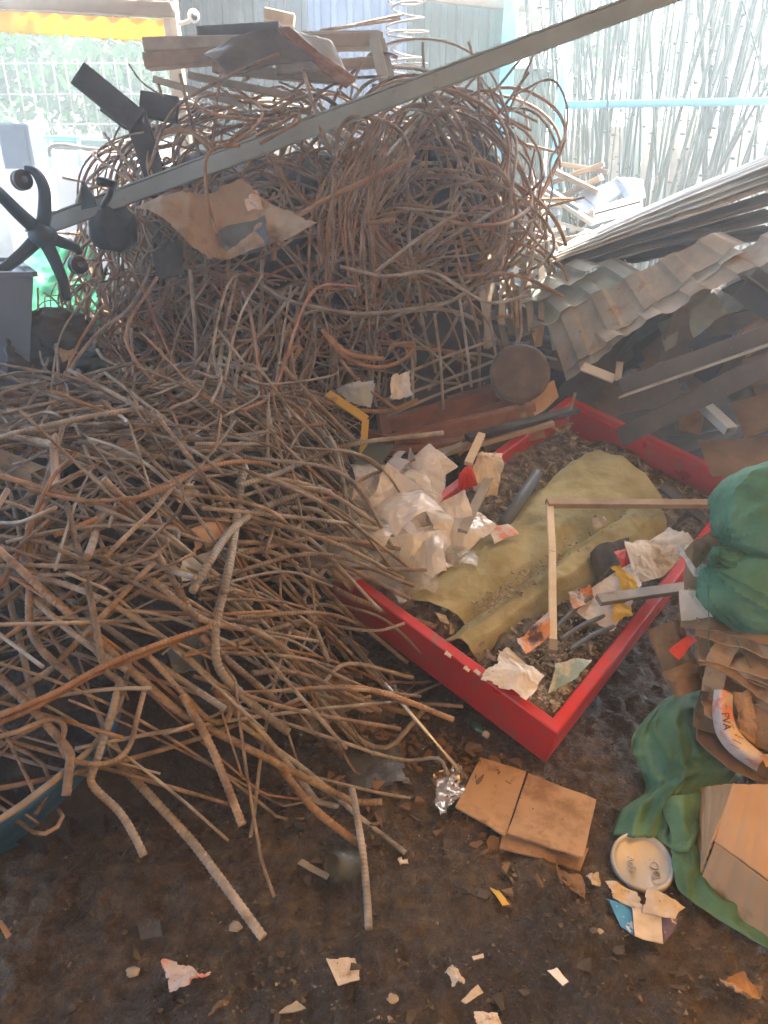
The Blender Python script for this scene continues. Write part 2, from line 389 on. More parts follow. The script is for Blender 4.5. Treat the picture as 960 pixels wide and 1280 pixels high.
M['pinkpaper'] = mat('pinkish_paper', [(.46, .37, .32), (.62, .53, .48)], 18, (.7, .9), .2, 50, vary=0, spots=[(16, .53, .60, (.62, .22, .14)), (21, .60, .67, (.22, .17, .26))])
M['plastic'] = mat('clear_plastic', [(.80, .77, .75), (.88, .86, .85)], 5, (.06, .2), .5, 40, vary=.05, spec=1.0, alpha=.46)
M['plastic2'] = mat('thin_clear_plastic', [(.62, .58, .53)], 5, (.08, .2), .25, 30, vary=.05, spec=.9, alpha=.2)
M['whiteplastic'] = mat('white_plastic', [(.62, .62, .60), (.75, .75, .73)], 6, (.3, .5), .1, 30, vary=.06, spots=[(9, .60, .76, (.42, .37, .30))])
M['bluewhite'] = mat('blue_white_foam', [(.30, .38, .50), (.42, .50, .62)], 6, (.6, .8), .1, 50, vary=0)
M['sack'] = mat('green_sack', [(.022, .085, .052), (.048, .14, .09), (.085, .20, .135)], 9, (.6, .9), 1.0, 260, vary=.08, spec=.2, bdist=.002, spots=[(7, .62, .8, (.05, .09, .055))])
M['sackdark'] = mat('dark_green_sack', [(.028, .085, .042), (.06, .155, .085), (.10, .22, .125)], 6, (.45, .75), .8, 160, vary=.05, spec=.3, bdist=.002, spots=[(7, .6, .8, (.05, .07, .035))])
M['black'] = mat('black_plastic', [(.012, .012, .013), (.025, .025, .027)], 6, (.35, .6), .15, 40, vary=.1)
M['navy'] = mat('dark_blue_plastic', [(.015, .03, .05), (.03, .05, .08)], 6, (.35, .6), .1, 40, vary=.05)
M['bluegrey'] = mat('blue_grey_metal', [(.07, .09, .12), (.11, .135, .165)], 4, (.4, .65), .1, 40, vary=.05)
M['postblue'] = mat('sky_blue_paint', [(.10, .42, .58), (.16, .52, .66)], 6, (.4, .6), .1, 40, vary=.05)
M['posttan'] = mat('tan_post', [(.30, .22, .13), (.38, .29, .18)], 6, (.5, .8), .2, 40, vary=.05)
M['yellow'] = mat('yellow_awning', [(.80, .52, .04), (.86, .60, .08)], 4, (.6, .8), .1, 40, vary=0, trans=.6)
M['yellowpaint'] = mat('yellow_paint', [(.55, .36, .06), (.66, .46, .10)], 6, (.5, .7), .2, 40, vary=0, spots=[(12, .6, .74, (.25, .17, .08))])
M['orange'] = mat('orange_wrapper', [(.50, .15, .035), (.60, .26, .08)], 9, (.3, .6), .3, 40, vary=.1, spots=[(10, .55, .6, (.40, .34, .30)), (12, .6, .66, (.09, .04, .03))])
M['redplastic'] = mat('red_plastic', [(.52, .03, .02), (.62, .06, .04)], 6, (.3, .5), .2, 40, vary=.05)
M['bluepaper'] = mat('blue_paper', [(.16, .32, .42), (.34, .48, .53)], 7, (.5, .8), .2, 40, vary=0, spots=[(9, .55, .64, (.60, .58, .50))])
M['whiteblue'] = mat('white_print', [(.40, .33, .24), (.60, .52, .41)], 22, (.5, .8), .2, 50, vary=0, spots=[(30, .56, .70, (.22, .16, .10)), (60, .66, .74, (.10, .07, .05))])
M['bluepack'] = mat('blue_print', [(.04, .22, .42), (.06, .30, .52)], 8, (.4, .7), .1, 50, vary=0, spots=[(22, .60, .63, (.62, .66, .68))])
M['purplepack'] = mat('purple_print', [(.10, .07, .14), (.16, .12, .20)], 8, (.4, .7), .1, 50, vary=0, spots=[(28, .57, .62, (.55, .50, .42))])
M['lid'] = mat('tinned_lid', [(.34, .32, .28), (.46, .44, .40)], 9, (.35, .55), .3, 60, metal=.35, vary=0, spots=[(13, .6, .74, (.30, .22, .15))])
M['crumb'] = mat('crumbs', [(.10, .07, .045), (.28, .22, .15), (.50, .42, .32)], 40, (.7, .95), .5, 60, vary=0)
M['crumbdark'] = mat('mud_crumbs', [(.012, .008, .004), (.05, .032, .016), (.12, .082, .045), (.24, .17, .10)], 30, (.5, .95), .5, 60, vary=0)
M['stone'] = mat('stone', [(.26, .22, .16), (.40, .35, .27)], 20, (.7, .95), .5, 60, vary=.2)
M['glass'] = mat('jar_glass', [(.10, .11, .09)], 5, (.04, .1), 0, vary=0, spec=.9, alpha=.35)
M['bottle'] = mat('bottle_glass', [(.03, .08, .05)], 5, (.06, .15), 0, vary=0, spec=.7)
M['foil'] = mat('silver_foil', [(.5, .48, .44), (.7, .67, .62)], 12, (.2, .4), .4, 40, metal=.8, vary=0, spots=[(30, .6, .7, (.15, .11, .08))])
M['fence1'] = mat('dark_zinc', [(.04, .06, .062), (.075, .10, .10)], 3, (.4, .6), .1, 40, metal=.2, vary=.04, spots=[(2.5, .55, .75, (.15, .15, .12))])
M['fence2'] = mat('bright_zinc', [(.14, .20, .27), (.24, .31, .39)], 3, (.3, .5), .1, 40, metal=.3, vary=.04)
M['fence3'] = mat('green_zinc', [(.06, .10, .075), (.11, .15, .11)], 3, (.4, .6), .1, 40, metal=.1, vary=.05, spots=[(3, .6, .75, (.33, .26, .17))])
M['concrete'] = mat('concrete', [(.30, .28, .24), (.42, .40, .35)], 3, (.8, .95), .5, 30, vary=.05, spots=[(1.6, .55, .7, (.20, .20, .16))])
M['white'] = mat('white_paint', [(.72, .70, .66), (.80, .79, .76)], 3, (.4, .6), .05, 30, vary=0, spots=[(3, .62, .8, (.62, .52, .40))])
M['bamboo'] = mat('bamboo', [(.025, .045, .025), (.055, .08, .045), (.10, .105, .07)], 3, (.45, .7), .2, 40, vary=.4, spots=[(6, .6, .75, (.34, .25, .15))])
M['leaf'] = mat('leaf', [(.02, .12, .012), (.035, .19, .02)], 2, (.45, .6), 0, vary=.15, trans=.45)
M['leafpale'] = mat('bamboo_leaf', [(.07, .12, .04), (.12, .17, .07)], 2, (.45, .6), 0, vary=.15, trans=.4)
M['greennet'] = mat('green_net', [(.03, .30, .14), (.06, .42, .20)], 5, (.6, .8), .3, 60, vary=.05, trans=.4)
M['roofsheet'] = mat('roof_sheet', [(.24, .22, .19), (.32, .30, .26)], 3, (.5, .7), .1, 40, vary=0)
M['addedpanel'] = mat('added_light_sheet', [(.8, .65, .4)], 3, (.3, .4), 0, vary=0)
_t = M['addedpanel'].node_tree; _b = _t.nodes.new('ShaderNodeBsdfTransparent'); _b.inputs['Color'].default_value = (.98, .68, .33, 1)      # tinted clear panel added to let warm light in
_x = _t.nodes.new('ShaderNodeMixShader'); _x.inputs[0].default_value = .93
_t.links.new(_t.nodes['Principled BSDF'].outputs[0], _x.inputs[1]); _t.links.new(_b.outputs[0], _x.inputs[2]); _t.links.new(_x.outputs[0], _t.nodes['Material Output'].inputs['Surface'])
M['panrust'] = mat('dark_rust', [(.045, .030, .020), (.085, .056, .036), (.16, .11, .07)], 9, (.6, .9), .7, 60, vary=0)
M['tornsack'] = mat('torn_sack', [(.26, .20, .14), (.40, .32, .24)], 6, (.8, .95), .4, 60, vary=0, spots=[(8, .5, .7, (.13, .085, .05))])
M['greyfilm'] = mat('grey_film', [(.05, .05, .048), (.10, .10, .095)], 9, (.15, .4), .6, 60, vary=0, spots=[(12, .52, .62, (.03, .02, .013))])
M['greypink'] = mat('grey_pink_sheet', [(.26, .21, .18), (.36, .31, .27)], 9, (.5, .8), .4, 60, vary=0, spots=[(14, .52, .62, (.08, .055, .035))])
M['muddy'] = mat('muddy_scraps', [(.02, .014, .008), (.05, .035, .02), (.09, .068, .045)], 30, (.4, .9), .5, 60, vary=0)
M['rubble'] = mat('grey_rubble', [(.03, .025, .018), (.085, .068, .048), (.18, .15, .11), (.30, .26, .20)], 30, (.7, .95), 1.0, 60, 10, vary=0, bdist=.012)
M['ink'] = mat('ink', [(.16, .035, .035)], 3, (.8, .9), 0, vary=0)
# ------------------------------------------------------------------ ground, roof and outside
rng = np.random.default_rng(7); random.seed(7)
def gh(x, y):
    P = np.stack([x, y, 0 * x], -1)
    n = np.clip((np.hypot(x, y) - 7) / 6, 0, 1)
    lump = fbm(P, 2.2, 3, 3) * .018 + fbm(P, 9, 5, 2) * .012 + np.abs(vn(P, 13, 9)) * .020 + np.abs(vn(P, 27, 19)) * .018 + np.maximum(vn(P, 45, 12), .05) * .014 - .015
    return lump * (1 - .6 * n) - .006
xs = np.concatenate([np.linspace(-80, -6, 16), np.linspace(-5.5, -1.7, 30), np.arange(-1.6, 1.9, .0095), np.linspace(2, 7, 36), np.linspace(8, 80, 16)])
ys = np.concatenate([np.linspace(-30, -1, 12), np.linspace(-.8, .45, 14), np.arange(.5, 2.6, .0095), np.linspace(2.62, 9, 70), np.linspace(10, 110, 18)])
XX, YY = np.meshgrid(xs, ys)
tag(MB().grid(np.stack([XX, YY, gh(XX, YY)], -1)).build('ground', M['mud'], origin=(0, 0, 0)), kind='structure')

def corr(p0, p1, w, period, amp, th, name, m, parent=None, up=(0, 0, 1), trap=True, wob=0):
    """a corrugated sheet: section across its width w, swept p0 -> p1"""
    n = max(2, int(round(w / period))); pl = []
    for i in range(n):
        a = -w / 2 + i * w / n; q = w / n
        pl += [(a, 0), (a + q * .30, 0), (a + q * .42, amp), (a + q * .70, amp), (a + q * .82, 0)] if trap else [(a + q * k / 8, amp * (.5 - .5 * math.cos(2 * math.pi * k / 8))) for k in range(8)]
    pl.append((w / 2, 0))
    mb = MB(); mb.profile(p0, p1, pl, th, up, nseg=6 if wob else 1, wob=wob)
    return mb.build(name, m, parent, smooth=False)

roof = thing('shed_roof', (0, 0, 3.4), 'sheet metal shed roof with tinted panels added for warm light over the scrap yard', 'roof')
for i in range(11):
    x0 = -5.2 + i * 1.0
    for (ya, yb) in ((-4.0, 1.8), (1.8, 4.75)):
        add_l = (.3 < x0 < 4.6 and ya < 0)  # unseen tinted panels, added on the right to warm the foreground light
        corr((x0 + .5, ya, 3.4 + .02 * (i % 2)), (x0 + .5, yb + .06 * (ya < 0), 3.4 + .02 * (i % 2) + .004 * (ya < 0)), 1.06, .21, .035, .002, 'added_light_panel' if add_l else 'roof_panel', M['addedpanel'] if add_l else M['roofsheet'], roof)
b = MB()
for y in (-3.6, -1.4, .6, 2.6, 4.65): b.beam((-5.2, y, 3.33), (5.9, y, 3.33), .07, .11)
b.build('purlin', M['steel'], roof)
for (nm_, a_, b2_, lab_) in (('added_wall', (5.75, -4.0), (5.75, 3.0), 'unseen sheet metal side wall on the right, added to cut fill light'), ('added_wall', (-5.2, -4.0), (5.75, -4.0), 'unseen sheet metal end wall behind the viewer, added to cut fill light')):  # unseen walls added to weaken the fill light from outside
    ln = math.hypot(b2_[0] - a_[0], b2_[1] - a_[1]); md = ((a_[0] + b2_[0]) / 2, (a_[1] + b2_[1]) / 2)
    tag(corr((md[0], md[1], -.05), (md[0], md[1], 3.3), ln, .2, .03, .002, nm_, M['roofsheet'], up=(b2_[1] - a_[1], a_[0] - b2_[0], 0)), lab_, 'wall')
# awning, its roof sheets and the post on the left
aw = thing('awning', W(100, 40, 5.6), 'bright yellow awning strip hanging under a tan roof edge at top left', 'awning')
P = quad([W(-60, 6, 5.9), W(212, 25, 5.3), W(212, 54, 5.3), W(-60, 36, 5.9)], 90, 10)
P += (np.sin(np.linspace(0, 60, 90)) * .012)[None, :, None] * np.array([0, -1, 0])[None, None]
P[-1] += (rng.normal(0, .006, (90, 1)) * np.array([[0, 0, 1]]))
MB().sheet(P, .002).build('valance', M['yellow'], aw)
b = MB(); b.beam(W(-60, 2, 5.9), W(214, 20, 5.3), .03, .03); b.beam(W(-60, 8, 5.88), W(160, 21, 5.4), .012, .012); b.build('rail', M['greywood'], aw)
for k, yy in enumerate((-30, -14, 0)):
    b = MB(); b.beam(W(-80, yy - 2, 5.8 - .15 * k), W(216, yy + 12, 5.25 - .15 * k), .05, .07); b.build('eave_board', [M['wood'], M['greywood'], M['posttan']][k], aw)
corr(W(60, -40, 5.9) + np.array([0, 0, .05]), W(60, -40, 5.9) + np.array([0, 1.6, .25]), 2.6, .2, .03, .002, 'awning_sheet', M['roofsheet'], aw)
p = W(217, 50, 5.2); tag(MB().beam((p[0], p[1], 0), (p[0], p[1], 3.3), .085, .085, up=(0, 1, 0)).build('shed_post', M['posttan']), 'tan square post rising beside the end of the yellow awning', 'post')
cc = thing('security_camera', W(241, 22, 5.1), 'small white security camera beside the tan post', 'camera')
b = MB(); b.tube([W(224, 30, 5.15), W(236, 27, 5.1)], .012); b.tube([W(236, 27, 5.12), W(238, 20, 5.1)], .012); b.build('bracket', M['whiteplastic'], cc)
MB().ball(W(242, 20, 5.08), (.036, .036, .036)).build('camera_body', M['whiteplastic'], cc)
MB().ball(W(243, 21, 5.05), (.018, .02, .018)).build('lens', M['black'], cc)

# corrugated fence sheets behind the pile
for (xa, xb, Y, m, lab) in ((222, 262, 6.55, 'fence1', 'narrow dark zinc sheet behind the white security camera'), (258, 392, 6.6, 'fence1', 'dark grey corrugated zinc sheet of the rear fence above the stacked boards'),
                            (388, 508, 6.5, 'fence2', 'bright bluish corrugated zinc sheet in the rear fence'), (502, 640, 6.6, 'fence3', 'greenish corrugated zinc sheet left of the blue post'),
                            (636, 690, 6.75, 'fence3', 'narrow pale green zinc sheet right of the blue post')):
    a = W(xa, 100, Y); c = W(xb, 100, Y); w = c[0] - a[0]
    tag(corr(((a[0] + c[0]) / 2, Y, -.05), ((a[0] + c[0]) / 2, Y + .05, 3.3 if xa < 630 else 2.35), w, .12, .03, .001, 'corrugated_fence_sheet', M[m], up=(0, -1, 0)), lab, 'fence sheet', 'corrugated sheets of the rear fence')
t = W(560, 8, 6.4); tag(MB().beam(W(520, -6, 6.45), W(665, 10, 6.45), .05, .06).build('fence_rail', M['posttan']), 'brown timber rail along the top of the green fence sheet', 'rail')
for (x, y0, Y, lab, wd_) in ((633, 60, 6.4, 'tall sky blue post in front of the zinc fence', .1), (701, 100, 6.2, 'slim sky blue post left of the bamboo', .055)):
    p = W(x, y0, Y); tag(MB().beam((p[0], Y, 0), (p[0] + .02, Y, 3.3 if wd_ > .07 else 2.62), wd_, wd_, up=(0, 1, 0)).build('blue_post', M['postblue']), lab, 'post')
tag(MB().beam(W(693, 132, 6.25), W(985, 126, 6.1), .05, .05).build('blue_rail', M['postblue']), 'horizontal sky blue rail crossing in front of the bamboo', 'rail')
# board wall behind the bamboo
k = 0; x = 690
bw = thing('board_fence', W(850, 235, 7.6), 'weathered board fence standing behind the bamboo', 'fence')
while x < 1040:
    w_ = random.uniform(16, 30); a = W(x, 200, 7.6); c = W(x + w_ - 1, 200, 7.6)
    MB().beam(((a[0] + c[0]) / 2, 7.6 + random.uniform(-.03, .03), 0), ((a[0] + c[0]) / 2, 7.62, W(x, random.uniform(140, 172), 7.6)[2]), c[0] - a[0], .025, up=(0, 1, 0)).build('fence_board', random.choice([M['greywood'], M['wood'], M['concrete'], M['fence3']]), bw)
    x += w_
# bamboo poles
def bamboo(px0, py0, px1, py1, Y, dy, r):
    a = W(px0, py0, Y); c = W(px1, py1, Y + dy); d = c - a
    a = a - d * ((a[2] - .0) / max(d[2], .2)) if d[2] > .2 else a
    c = c + nrm(d) * random.uniform(.3, 1.4)
    bw_ = random.uniform(-.12, .12); pts = [a + (c - a) * t + np.array([math.sin(t * 3.1) * bw_, 0, 0]) for t in np.linspace(0, 1, 24)]
    mb = MB(); mb.tube(pts, r, 7)
    for t in np.arange(.05, 1, .11):
        q = a + (c - a) * t; mb.tube([q - nrm(d) * .006, q + nrm(d) * .006], r * 1.22, 7)
    tw = MB()
    return mb
poles = [(700, 240, 672, -20), (724, 240, 716, 0), (737, 250, 748, -10), (752, 250, 764, -10), (742, 245, 728, 30), (775, 250, 782, 0), (818, 250, 805, -10), (820, 255, 850, -10), (842, 255, 866, -10), (862, 250, 864, -10), (830, 255, 900, -10),
         (835, 250, 908, -5), (842, 252, 915, -8), (850, 250, 922, -10), (856, 245, 930, -8), (868, 244, 936, -10), (905, 230, 960, -10), (885, 240, 968, 90), (900, 236, 975, 60), (938, 215, 960, 60), (948, 210, 958, 30), (955, 100, 925, -10), (942, 210, 950, 70), (879, 240, 898, 0), (888, 235, 880, -10)]
for i in range(66):
    x0 = random.uniform(668, 955); s = random.gauss(float(np.interp(x0, [668, 760, 850, 955], [-.02, .05, .22, .34])), .07)
    poles.append((x0, 250, x0 + s * 250, 0))
for i, (a, b_, c, d) in enumerate(poles):
    Y = 6.3 + (i % 13) * .09 if i > 24 else 6.15 + (i % 5) * .1
    o = bamboo(a, b_, c, d, Y, random.uniform(.0, .35), random.uniform(.007, .018)).build('bamboo_pole', M['bamboo'])
    lean = (c - a)
    if lean > 40: lab = 'thin bamboo pole leaning far to the right behind the tin sheets'
    elif lean < -15: lab = 'thin bamboo pole leaning to the left behind the tin sheets'
    else: lab = 'thin bamboo pole standing nearly upright behind the tin sheets'
    tag(o, lab, 'bamboo pole', 'bamboo poles behind the tin sheets')
def leaves(c, R, n, s, m, name='crown', parent=None, clump=14):
    mb = MB(); c = np.asarray(c, float); R = np.asarray(R, float)
    cl = rng.normal(size=(clump, 3)); cl /= np.linalg.norm(cl, axis=1)[:, None]; cl *= rng.uniform(.35, 1.0, (clump, 1)) ** .6
    k = rng.integers(0, clump, n)
    p = c + (cl[k] + rng.normal(0, .24, (n, 3))) * R
    d = rng.normal(size=(n, 3)); d[:, 2] -= .3; d /= np.linalg.norm(d, axis=1)[:, None]
    e = np.cross(d, rng.normal(size=(n, 3))); e /= np.linalg.norm(e, axis=1)[:, None]
    L = s * rng.uniform(.6, 1.4, (n, 1))
    nrmv = np.cross(d, e)
    V = np.stack([p, p + d * L * .5 + e * L * .26 + nrmv * L * .06, p + d * L, p + d * L * .5 - e * L * .26 + nrmv * L * .06], 1).reshape(-1, 3)
    mb.add(V, [np.arange(4 * n).reshape(n, 4)])
    return mb.build(name, m, parent)
def tree(loc, h, cz, R, n, s, lab, m='leaf'):
    t = thing('tree', (loc[0], loc[1], 0), lab, 'tree', 'trees outside the shed')
    tr = MB(); top = np.array([loc[0], loc[1], cz])
    tr.tube(catmull([[loc[0], loc[1], -.1], [loc[0] + .08, loc[1], cz * .5], top + [0, 0, .3]], 6), .10, 9)
    for k in range(6):
        a = k * 1.05; tr.tube(catmull([[loc[0], loc[1], cz * .6 + .1 * k], top + np.array([math.cos(a) * R[0] * .4, math.sin(a) * R[1] * .4, .2]), top + np.array([math.cos(a) * R[0] * .8, math.sin(a) * R[1] * .8, R[2] * .4])], 5), .035, 6)
    tr.build('trunk', M['bark'], t)
    leaves(top, R, n, s, M[m], 'crown', t, 26)
tree((-5.6, 10.6), 4, 3.0, (1.5, 1.1, 1.2), 3800, .16, 'bright green leafy tree at the far left behind the concrete wall')
tree((-3.9, 11.2), 4, 3.1, (1.3, 1.1, 1.1), 3400, .16, 'bright green leafy tree behind the middle of the concrete wall')
tree((-7.6, 13), 5, 3.6, (2.0, 1.6, 1.6), 3600, .2, 'large leafy tree farthest back beyond the yellow awning')
tree((-2.6, 10.9), 4, 2.9, (.9, .8, 1.0), 2000, .15, 'small leafy tree next to the charred plank and tan post')
for (x, y, z, R, n, lab) in ((1.9, 8.6, 3.3, (.8, .6, .6), 420, 'pale feathery bamboo foliage above the slim blue post'), (3.3, 9.6, 3.2, (.9, .6, .7), 420, 'pale bamboo foliage behind the upright poles'), (5.3, 9.4, 3.0, (1.0, .6, .9), 520, 'pale bamboo foliage at the far right behind the leaning poles')):
    t = thing('bamboo_clump', (x, y, 0), lab, 'bamboo', 'bamboo foliage')
    b = MB()
    for k in range(7): b.tube(catmull([[x + random.uniform(-.4, .4), y, 0], [x + random.uniform(-.5, .5), y, z * .6], [x + random.uniform(-.8, .8), y, z + .6]], 6), .016, 6)
    b.build('stem', M['bamboo'], t); leaves((x, y, z), R, n, .17, M['leafpale'], 'foliage', t, 20)

# outside the left opening
wl = thing('concrete_wall', (-4.5, 9.4, 0), 'stained concrete wall under the green trees', 'wall')
for k in range(5): MB().box((-7.9 + 1.72 * k, 9.4, .95), (1.69, .12, 1.96 + .03 * (k % 2))).build('wall_panel', M['concrete'], wl)
b = MB()
for k in range(60): b.beam((-8.5 + k * .14, 9.4, 1.9), (-8.5 + k * .14, 9.4, 2.75), .012, .012, up=(0, 1, 0))
for z in (2.1, 2.4, 2.7): b.beam((-8.6, 9.38, z), (-.3, 9.38, z), .016, .016)
b.build('railing', M['steel'], wl)
tk = thing('white_tank', W(150, 260, 6.2), 'white boxy container outside the shed behind the chair base', 'container')
A0 = W(60, 215, 6.0); A1 = W(235, 214, 5.9)
P = [A0 + np.array([0, .0, 0]), A1, A1 + np.array([.0, 1.1, .12]), A0 + np.array([.25, 1.1, .12])]
b = MB(); c0 = np.array(P); lo = c0.copy(); lo[:, 2] = .35
V = np.concatenate([c0, lo]); b.add(V, [[[0, 1, 2, 3], [0, 4, 5, 1], [1, 5, 6, 2], [2, 6, 7, 3], [3, 7, 4, 0], [4, 7, 6, 5]]])
o = b.build('tank_body', M['white'], tk, smooth=False); bv = o.modifiers.new('bevel', 'BEVEL'); bv.width = .05; bv.segments = 3
for dx in (.12, 1.0):
    MB().beam(A0 + np.array([dx, .2, -A0[2]]), A0 + np.array([dx, .2, .4 - A0[2]]), .08, .08, up=(0, 1, 0)).build('leg', M['steel'], tk)
b = MB(); b.tube(catmull([W(63, 196, 6.9), W(62, 186, 6.9), W(72, 181, 6.9), W(110, 186, 6.9), W(170, 190, 6.9)], 5), .018, 7)
b.build('pipe_rail', M['steel'], tk)
fr = thing('pipe_frame', W(70, 230, 7.4), 'pale blue pipe frame standing outside behind the white container', 'pipe frame')
b = MB()
for x in (51, 58, 97): b.tube([[W(x, 172, 7.4)[0], 7.4, 0], W(x, 172, 7.4)], .02, 7)
b.tube([W(45, 172, 7.4), W(100, 173, 7.4)], .02, 7); b.build('pipes', M['postblue'], fr)
tag(MB().beam(W(70, 180, 8.2), W(185, 184, 8.2), .14, .1).build('green_board', M['fence3']), 'grey green board lying along the foot of the concrete wall', 'board')
p = W(33, 205, 7.0); q = W(33, 155, 7.0)
cab = thing('outdoor_cabinet', (p[0], 7.0, 0), 'blue grey metal cabinet outside at the far left', 'cabinet')
b = MB(); b.box((p[0], 7.0, q[2] / 2), (.27, .3, q[2])); o = b.build('cabinet_body', M['bluegrey'], cab, smooth=False); m_ = o.modifiers.new('bevel', 'BEVEL'); m_.width = .015
b = MB(); b.box((p[0], 6.84, q[2] - .22), (.2, .012, .34)); b.build('door', M['bluegrey'], cab, smooth=False)
b = MB(); b.box((p[0], 6.99, p[2] / 2 - .02), (.36, .36, p[2] - .04)); o = b.build('plinth', M['white'], cab, smooth=False)

# ------------------------------------------------------------------ dark shade core under the heaps
def sm(t): t = np.clip(t, 0, 1); return t * t * (3 - 2 * t)
def Hf(x, y):
    base = np.interp(y, [.9, 1.12, 1.3, 1.6, 1.95, 2.6, 3.0, 3.4], [.25, .31, .42, .62, .76, .80, .62, .5])
    xr = np.interp(y, [1.1, 1.5, 2.0, 2.6, 3.], [-.12, .0, .16, .34, .34]) + .06 * np.sin(y * 9)
    yf = np.interp(x, [-1.2, -.8, -.3, 0], [.98, 1.05, 1.22, 1.4])
    return base * sm((xr - x) / .72) * sm((y - yf) / .12 + .35)
gx, gy = np.meshgrid(np.arange(-2.3, .5, .025), np.arange(1.1, 3.5, .025))
hh = Hf(gx, gy) - .17 + .05 * fbm(np.stack([gx, gy, 0 * gx], -1), 5, 4)
hh = np.minimum(hh, Hf(gx + .08, gy - .18) - .13)
kp = (hh > .012)[:-1, :-1]
mb = MB(); mb.sheet(np.stack([gx, gy, np.maximum(hh, .0)], -1), .01, kp)
def mound(c, R, seed, amp=.16): mb.ball(c, R, lambda D: 1 + amp * fbm(D + np.asarray(c) * .3, 2.2, seed, 3), 56, 36)
BL = (np.array([-.62, 3.95, .95]), np.array([.98, .78, .98])); BR = (np.array([.27, 3.8, 1.40]), np.array([.50, .42, .60]))
mound(BL[0] - [0, 0, .05], BL[1] * .80, 3); mound((.25, 3.85, .55), (.75, .45, .62), 5); mound((BR[0] - [0, -.05, .08]), BR[1] * .68, 8, .3)
mound((2.5, 4.05, .15), (1.1, .35, .98), 9); mound((1.0, 4.6, .3), (.9, .6, .68), 10); mound((-1.9, 3.5, .3), (.6, .6, .62), 11); mound((1.9, 3.25, .0), (.75, .45, .22), 12); mound((.35, 3.25, .2), (.55, .35, .42), 14)
tag(mb.build('heap_shade_core', M['debris'], origin=(0, 2, 0)), kind='stuff', label='dark core filling the heaps, its colour standing in for shade between the bars', cat='debris')

# ------------------------------------------------------------------ rebar
BARS = []           # (points, radius, material, rib, label, group, size key)
RGROUP = 'bars tangled in the scrap heaps'
def surf(px, py, lift):
    d = ray(px, py); c = np.array([0, 0, CAMZ])
    ts = np.arange(.8, 4.2, .01); P = c + ts[:, None] * d
    ok = np.nonzero((P[:, 2] <= Hf(P[:, 0], P[:, 1]) + lift) | (P[:, 2] < .014))[0]
    return P[ok[0]] if len(ok) else P[-1]
def hero(lab, m, dia, pts, rib=.16, lift=.07, k=9, pitch=None, ends=True):
    Q = [W(*p) if len(p) == 3 else surf(p[0], p[1], lift) for p in pts]
    P = catmull(Q, k)
    # steady depth: smooth what the heap surface adds along the view
    o = MB(); dia *= 1.1; o.tube(P, dia / 2000.0, 10, rib=rib, pitch=pitch or max(.008, dia * .00068), seed=len(BARS)) if rib else o.tube(P, dia / 2000.0, 9, hub=.06, seed=len(BARS))
    ob = o.build('rebar', M[m]); tag(ob, lab, 'rebar', RGROUP); BARS.append(ob)
H = hero
H('thickest ribbed bar hanging down the middle of the front heap and kinked low', 'rustg', 19, [(303, 590), (297, 640), (285, 715), (269, 790), (274, 835), (310, 875), (360, 915)], .2)
H('thick ribbed bar arching off the heap, its cut end free above the kinked one', 'rustg', 18, [(392, 612), (345, 628), (318, 641), (290, 662), (262, 702), (240, 740)], .2, .09)
H('long ribbed bar running down to the mud, its tip lowest of all on open ground', 'rustg', 17, [(150, 955, 1.34), (195, 1003, 1.24), (240, 1052, 1.17), (285, 1112, 1.07), (329, 1172, .985)], .18)
H('short hooked bar over the blue bin with its tip pointing down into the shadow', 'rustg', 15, [(150, 850), (140, 890), (118, 960, 1.22), (113, 976, 1.2), (150, 1016, 1.17), (168, 1045, 1.13), (180, 1070, 1.10)], .16)
H('straight ribbed bar end poking down left of the orange ribbed bar', 'rust', 17, [(228, 868), (262, 930, 1.34), (285, 985, 1.27), (303, 1032, 1.21)], .18)
H('orange ribbed bar sloping down to the top of the upright bar', 'rusto', 17, [(270, 862), (330, 930, 1.45), (390, 1008, 1.30), (456, 1061, 1.25)], .2)
H('upright plain bar standing on the mud under the orange ribbed bar tip', 'rustg', 15, [(440, 985, 1.36), (452, 1055, 1.23), (458, 1110, 1.13), (461, 1161, 1.03)], .1)
H('ribbed bar ending at a pale cut tip above the pinkish sheet', 'rust', 15, [(250, 795), (320, 855), (380, 905, 1.62), (427, 941, 1.52)], .18)
H('long ribbed bar sweeping right across the lower heap to a blunt end', 'rust', 15, [(190, 725), (255, 775), (320, 790), (400, 843, 1.75), (470, 880, 1.72), (536, 897, 1.74)], .18)
H('smooth grey bar slanting down to a white chip on the mud', 'rustg', 12, [(300, 905), (385, 965, 1.45), (450, 1022, 1.35), (507, 1066, 1.24)], .08)
H('thin bent rod turning back on itself like a hairpin on the mud', 'rustg', 8, [(395, 972, 1.46), (470, 990, 1.43), (537, 1003, 1.42), (573, 1018, 1.39), (590, 1038, 1.35), (580, 1050, 1.32), (545, 1055, 1.3), (508, 1066, 1.27)], 0)
H('half buried bar standing in the mud left of the cardboard squares', 'rustg', 12, [(488, 842, 1.9), (512, 915, 1.75), (537, 985, 1.5), (556, 1045, 1.35), (569, 1104, 1.2)], .12)
H('bar with an S shaped kink over the middle of the front heap', 'rust', 13, [(84, 630), (92, 665), (107, 720), (120, 780), (132, 838), (150, 853), (152, 868)], .16, .08)
H('slanting bar crossing behind the thickest ribbed bar', 'rust', 14, [(196, 690), (222, 735), (250, 785), (279, 842)], .14, .05)
H('bar with a small hooked J end near the middle of the front heap', 'rust', 12, [(184, 818), (230, 868), (266, 902), (283, 900), (288, 886), (283, 876), (271, 876)], .14, .06)
H('orange bar running in from the left edge, upper of a close pair', 'rusto', 12, [(-30, 905), (60, 870), (127, 834), (193, 807), (264, 783)], .16, .09)
H('orange bar running in from the left edge, lower of a close pair', 'rusto', 12, [(-30, 915), (40, 886), (120, 842), (180, 818), (238, 792)], .16, .07)
